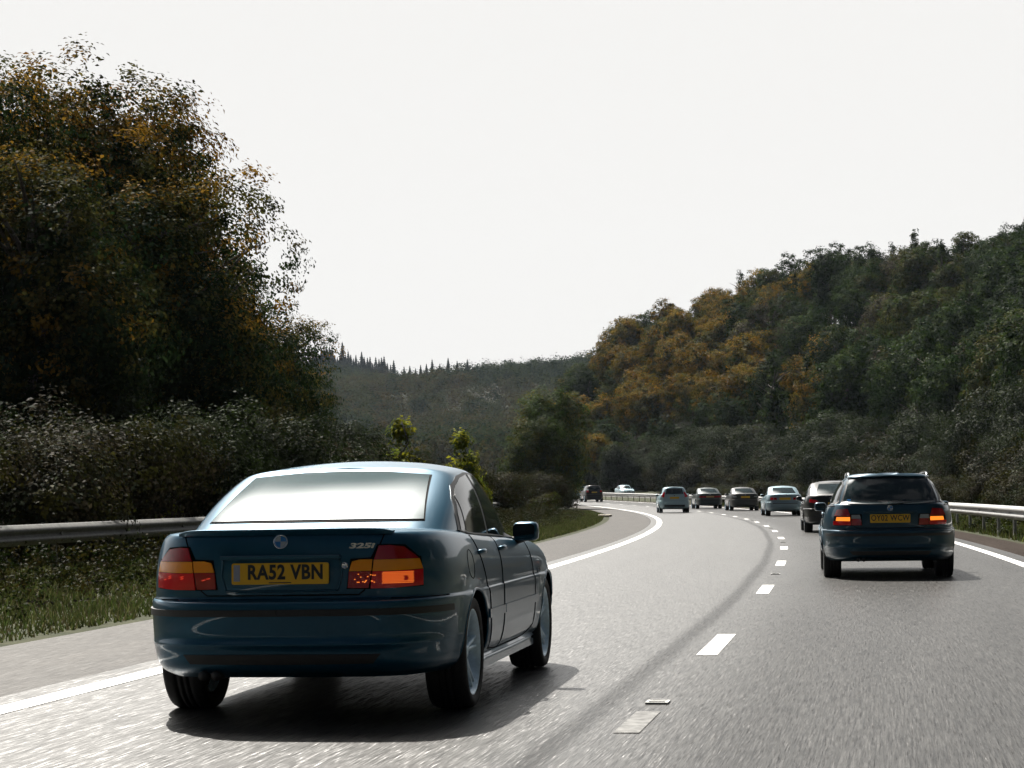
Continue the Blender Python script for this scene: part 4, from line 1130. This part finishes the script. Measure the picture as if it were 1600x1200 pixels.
# keep the ones that can be seen: a simple height-angle test from front to back
cand.sort()
hor = {}
kept = []
for y, x, o_ in cand:
    s_ = rng.uniform(.85, 1.15) * (.72 if o_ < 33 else 1.0) * 1.0
    top = zg(x, y) + 11.6 * s_; ang = (top - CH) / y; w = 3.4 * s_ / y; b = [int(q) for q in np.linspace((x / y - w) * 400, (x / y + w) * 400, 5)]
    vis = sum(ang > hor.get(q, -1) + .0015 for q in b)
    for q in b: hor[q] = max(hor.get(q, -1), ang)
    if vis >= 1: kept.append((y, x, o_, s_))
print('forest trees', len(kept), 'of', len(cand))
for y, x, o_, s_ in kept:
    az = x / y; px = 800 + az * FPX
    gold = math.exp(-((px - 1090) / 150) ** 2) * .95 * (1 if y > 150 else .4)
    u = rng.random()
    if o_ < 34: v = rng.choice([4, 1, 0, 5])
    elif u < gold: v = rng.choice([3, 2, 3])
    else: v = rng.choice([0, 0, 1, 5, 0, 1, 4]) if px > 1000 else rng.choice([2, 1, 2, 0])
    where = 'high on the right bank' if o_ > 50 else ('on the lower right bank' if o_ > 36 else 'at the foot of the right bank')
    plant('forest_tree', (x, y, zg(x, y) - .2), FT[v], FTT[v % 3], s_, rng.uniform(0, 6.28), FL[v] + ' ' + where, 'tree', 'trees of the wooded bank, ' + FL[v])
for i in range(58):                                     # same woods, unseen beside and behind the camera, added to darken reflections
    sd = i % 2; s_ = -40 - (i // 2) * 7.5 + (75 if sd == 0 and i < 20 else 0); o_ = rnd.uniform(30, 40) if sd == 0 else rnd.uniform(-19, -13)
    p = rd(s_, o_); v = rnd.choice([0, 1, 0, 5])
    plant('forest_tree', (p[0], p[1], zg(p[0], p[1]) - .2), FT[v], FTT[v % 3], rnd.uniform(1.1, 1.4), rnd.uniform(0, 6.28), FL[v] + (' right of' if sd == 0 else ' left of') + ' the road, unseen behind the camera', 'tree', 'unseen trees behind the camera')
# shrubs under the bank and in the median
s = 55
while s < 300:
    for o_, sc_, vs in ((26.2, 1.5, [1, 2, 1, 0]), (29.5, 1.9, [1, 2, 2])):
        p = rd(s + rnd.uniform(-1.5, 1.5), o_ + rnd.uniform(-.8, .8)); az = p[0] / p[1]
        if .0 < az < .27:
            v = rnd.choice(vs); plant('bank_shrub', (p[0], p[1], zg(p[0], p[1]) - .1), SH[v], STM, sc_ * rnd.uniform(.8, 1.2), rnd.uniform(0, 6.28), LOOK[v] + ' at the foot of the wooded bank', 'shrub', 'shrubs along the wooded bank', trunk_name='stems')
    s += 4.6
s = 24
while s < 175:
    o_ = 11.4 + rnd.uniform(-.5, .6); p = rd(s, o_); v = rnd.choice([0, 1, 3, 0, 1])
    plant('median_shrub', (p[0], p[1], zr(p[1]) - .05), SH[v], STM, rnd.uniform(.42, .62) * (1.15 if s > 50 else 1), rnd.uniform(0, 6.28), LOOK[v] + ' behind the right crash barrier', 'shrub', 'shrubs behind the right barrier', trunk_name='stems')
    s += 2.7

# ------------------------------------------------------------------ far wooded hills
def far_wood():
    rng = np.random.default_rng(8); P = []; Sx = []; pi = []
    n = 3600
    Y = 430 + 950 * rng.random(n) ** .8; az = rng.uniform(-.125, .075, n); X = az * Y
    ok = offs(X, Y) > -1e9
    Z = terrain(X, Y)
    pals = np.array([(.034, .048, .018), (.044, .052, .020), (.018, .032, .016), (.060, .058, .020), (.050, .046, .022), (.070, .054, .018)])
    cen = []; cs = []; pid = []; outs = []
    for i in range(n):
        r = 6.2 * rng.uniform(.6, 1.25); t = rng.integers(0, 6)
        if math.sin(X[i] / 37 + Y[i] / 71) > .3: t = rng.choice([2, 0])
        for q in range(5):
            d = rng.normal(size=3); d /= np.linalg.norm(d)
            outs.append(d); cen.append((X[i] + d[0] * r * .5, Y[i] + d[1] * r * .5, Z[i] + 5.5 + d[2] * r * .55)); cs.append(r * .5); pid.append(t)
    V, F, C = leaves(rng, np.array(cen), np.array(cs), 26, 1.0, np.array(pid), pals, jitter=.12, flat=.9, out=np.array(outs))
    o = meshobj('distant_woodland', V, F, FAR, None, False, col=C)
    tag(o, 'dull green and brown woodland covering the far hillside across the valley', 'woodland', kind='stuff')
far_wood()
def conifer_mesh(seed, h=15.5, R=4.3):
    rng = np.random.default_rng(seed); V = []; F = []; C = []
    for t_ in range(15):
        f = t_ / 14; z = 1.5 + (h - 1.5) * f; r = R * (1 - f) ** .85 + .25
        for b_ in range(14):
            a = rng.uniform(0, 6.28); rr = r * rng.uniform(.65, 1.1); w = 1.0 * (1 - .6 * f); dz = -.28 * rr + rng.uniform(-.3, .3)
            ca, sa = math.cos(a), math.sin(a); n = len(V)
            V += [(0, 0, z + .9), (ca * rr * .6 - sa * w, sa * rr * .6 + ca * w, z + dz * .5), (ca * rr, sa * rr, z + dz), (ca * rr * .6 + sa * w, sa * rr * .6 - ca * w, z + dz * .5 - .4)]
            F.append((n, n + 1, n + 2, n + 3)); C += [np.array((.016, .028, .016)) * rng.uniform(.6, 1.4)] * 4
    V += [(0, 0, h + 1.6), (.2, 0, h - .5), (-.2, .1, h - .5), (0, -.2, h - .5)]; n = len(V); F.append((n - 4, n - 3, n - 2, n - 1)); C += [np.array((.016, .028, .016))] * 4
    o = meshobj('crown', V, np.array(F, dtype=np.int32), FAR, None, False, col=np.array(C)); me = o.data; bpy.data.objects.remove(o); return me
CF = conifer_mesh(71)
CFT = trunk_mesh(40, 10, .2, 1.5, 6, 5, 3)
for i, px in enumerate([492, 496, 501, 505, 509, 513, 518, 522, 526, 530, 534, 538, 543, 547, 551, 555, 559, 563, 568, 572, 577, 581, 585, 590, 595, 599, 603, 608, 613, 618, 625, 634, 643, 652, 660, 669, 678, 690, 703, 717, 733]):
    Y = max(range(900, 1400, 10), key=lambda q: (zg(w_at(px, q), q) - CH) / q); X = w_at(px, Y); s_ = rnd.uniform(.75, 1.15) * (1 if px < 620 else .75)
    if px in (595, 538, 678): s_ *= 1.25
    plant('conifer_tree', (X, Y, zg(X, Y) + 1), CF, CFT, s_, rnd.uniform(0, 6), 'dark conifer on the skyline of the far ridge', 'tree', 'conifers on the far ridge')

# ------------------------------------------------------------------ grass and weeds
def blades(name, n, o0, o1, y0, y1, h, pals, seed, label, dens=None):
    rng = np.random.default_rng(seed)
    s = y0 + (y1 - y0) * rng.random(n) ** 1.35; o = rng.uniform(o0, o1, n)
    cl = np.sin(s * 1.3 + o * 2.1) + np.sin(s * .37 - o * 3.3 + 1); hh = h * (.5 + .35 * (cl + 2) / 2) * rng.uniform(.5, 1.3, n)
    th = HD - s / RR; X = XC + (RR + o) * np.cos(th); Y = YC - (RR + o) * np.sin(th)
    zb = 3e-5 * np.clip(np.minimum(Y, 330) - 100, 0, None) ** 2 + (np.interp(o, [-9.5, -2.15, 8.6, 14.2, 27], [.10, -.03, -.002, .05, .5]))
    a = rng.uniform(0, 6.28, n); w = .010 + .004 * (s / 30) ; dx = np.cos(a) * w; dy = np.sin(a) * w
    lx = rng.normal(size=n) * .3 * hh; ly = rng.normal(size=n) * .3 * hh
    b = np.stack([X, Y, zb], 1)
    V = np.stack([b + np.stack([-dx, -dy, 0 * dx], 1), b + np.stack([dx, dy, 0 * dx], 1), b + np.stack([lx, ly, hh], 1)], 1).reshape(-1, 3)
    pals = np.array(pals); c = pals[(rng.integers(0, len(pals), n) + (cl > .6)) % len(pals)] * rng.uniform(.6, 1.5, (n, 1))
    ob = meshobj(name, V, np.arange(3 * n, dtype=np.int32).reshape(-1, 3), LEAF, None, False, col=np.repeat(c, 3, 0))
    tag(ob, label, 'grass', kind='stuff')
GR = [(.060, .085, .022), (.075, .085, .028), (.10, .09, .045), (.050, .075, .020), (.085, .095, .03)]
blades('verge_grass', 210000, -9.4, -2.45, -6, 120, .10, GR, 1, 'rough green grass on the left verge between shoulder and barrier')
blades('verge_grass', 70000, 8.75, 14.0, 12, 150, .22, GR + [(.10, .12, .03)], 2, 'rough grass and weeds under the right crash barrier')
def weeds(name, n, o0, o1, s0, s1, size, pals, seed, label, hmax=.16):
    rng = np.random.default_rng(seed); s = s0 + (s1 - s0) * rng.random(n) ** 1.2; o = rng.uniform(o0, o1, n)
    P = np.array([rd(a, b, .05 + hmax * rng.random() ** 1.6) for a, b in zip(s, o)])
    V, F, C = leaves(rng, P, .17, 22, size, rng.integers(0, len(pals), n), np.array(pals), flat=.9)
    ob = meshobj(name, V, F, LEAFG, None, False, col=C); tag(ob, label, 'weeds', kind='stuff')
weeds('verge_weeds', 3000, -7.2, -4.6, -5, 110, .055, GREENS + OLIVE + BROWNS[:1], 3, 'low leafy weeds in the grass under the left barrier', .5)
weeds('verge_weeds', 2200, -9.2, -3.4, -5, 110, .05, GREENS + OLIVE + BROWNS[:2], 6, 'scattered low weeds across the left verge', .12)
weeds('verge_weeds', 900, 8.9, 11, 14, 120, .07, GREENS + OLIVE[:1] + YELG[2:], 4, 'leafy weeds in the grass under the right barrier')
# drain cover stone at the verge edge on the bend
m = MB(); p = Vector(rd(s_at(104, -2.3), -2.35, .02)); m.box((0, 0, .03), (.55, .5, .09)); m.box((.2, -.1, .085), (.16, .42, .03))
o = m.build('drain_stone', noise_bump(mat('concrete', (.30, .27, .22), .85), 12, .4, .01, colvar=.3)); o.location = p; o.rotation_euler = (.05, .04, .3); bevel(o, .012)
tag(o, 'small pale concrete drain block at the edge of the grass on the bend', 'drain block')

# ------------------------------------------------------------------ air
m = bpy.data.materials.new('haze_air'); m.use_nodes = True; t = m.node_tree; t.nodes.clear()
ou = N(t, 'ShaderNodeOutputMaterial'); pv = N(t, 'ShaderNodeVolumePrincipled')
pv.inputs['Color'].default_value = (.74, .86, 1, 1); pv.inputs['Density'].default_value = 3.5e-5
pv.inputs['Anisotropy'].default_value = .2
t.links.new(pv.outputs[0], ou.inputs['Volume'])
mb = MB(); mb.box((0, 700, 90), (2400, 1600, 186)); hz = mb.build('haze', m); hz['kind'] = 'stuff'; hz['label'] = 'thin pale haze in the valley air'

# give look-alikes labels that tell them apart by their place in the row
ONES = 'first second third fourth fifth sixth seventh eighth ninth tenth eleventh twelfth thirteenth fourteenth fifteenth sixteenth seventeenth eighteenth nineteenth'.split()
def ordinal(n):
    if n <= 19: return ONES[n - 1]
    t_ = ['', '', 'twenty', 'thirty', 'forty', 'fifty', 'sixty', 'seventy', 'eighty', 'ninety'][n // 10]
    return {'twenty': 'twentieth', 'thirty': 'thirtieth', 'forty': 'fortieth', 'fifty': 'fiftieth', 'sixty': 'sixtieth', 'seventy': 'seventieth', 'eighty': 'eightieth', 'ninety': 'ninetieth'}[t_] if n % 10 == 0 else t_ + ' ' + ONES[n % 10 - 1]
fam = {}
for o in SC.objects:
    if o.parent is None and o.get('category') and o.get('label'): fam.setdefault(o['label'], []).append(o)
for lb, os_ in fam.items():
    if len(os_) < 2: continue
    near = 'road stud' in lb
    os_.sort(key=(lambda o: o.location.y) if near else (lambda o: o.location.x / max(o.location.y, 1)))
    for i, o in enumerate(os_): o['label'] = lb + ', ' + ordinal(i + 1) + (' from the camera' if near else ' from the left')
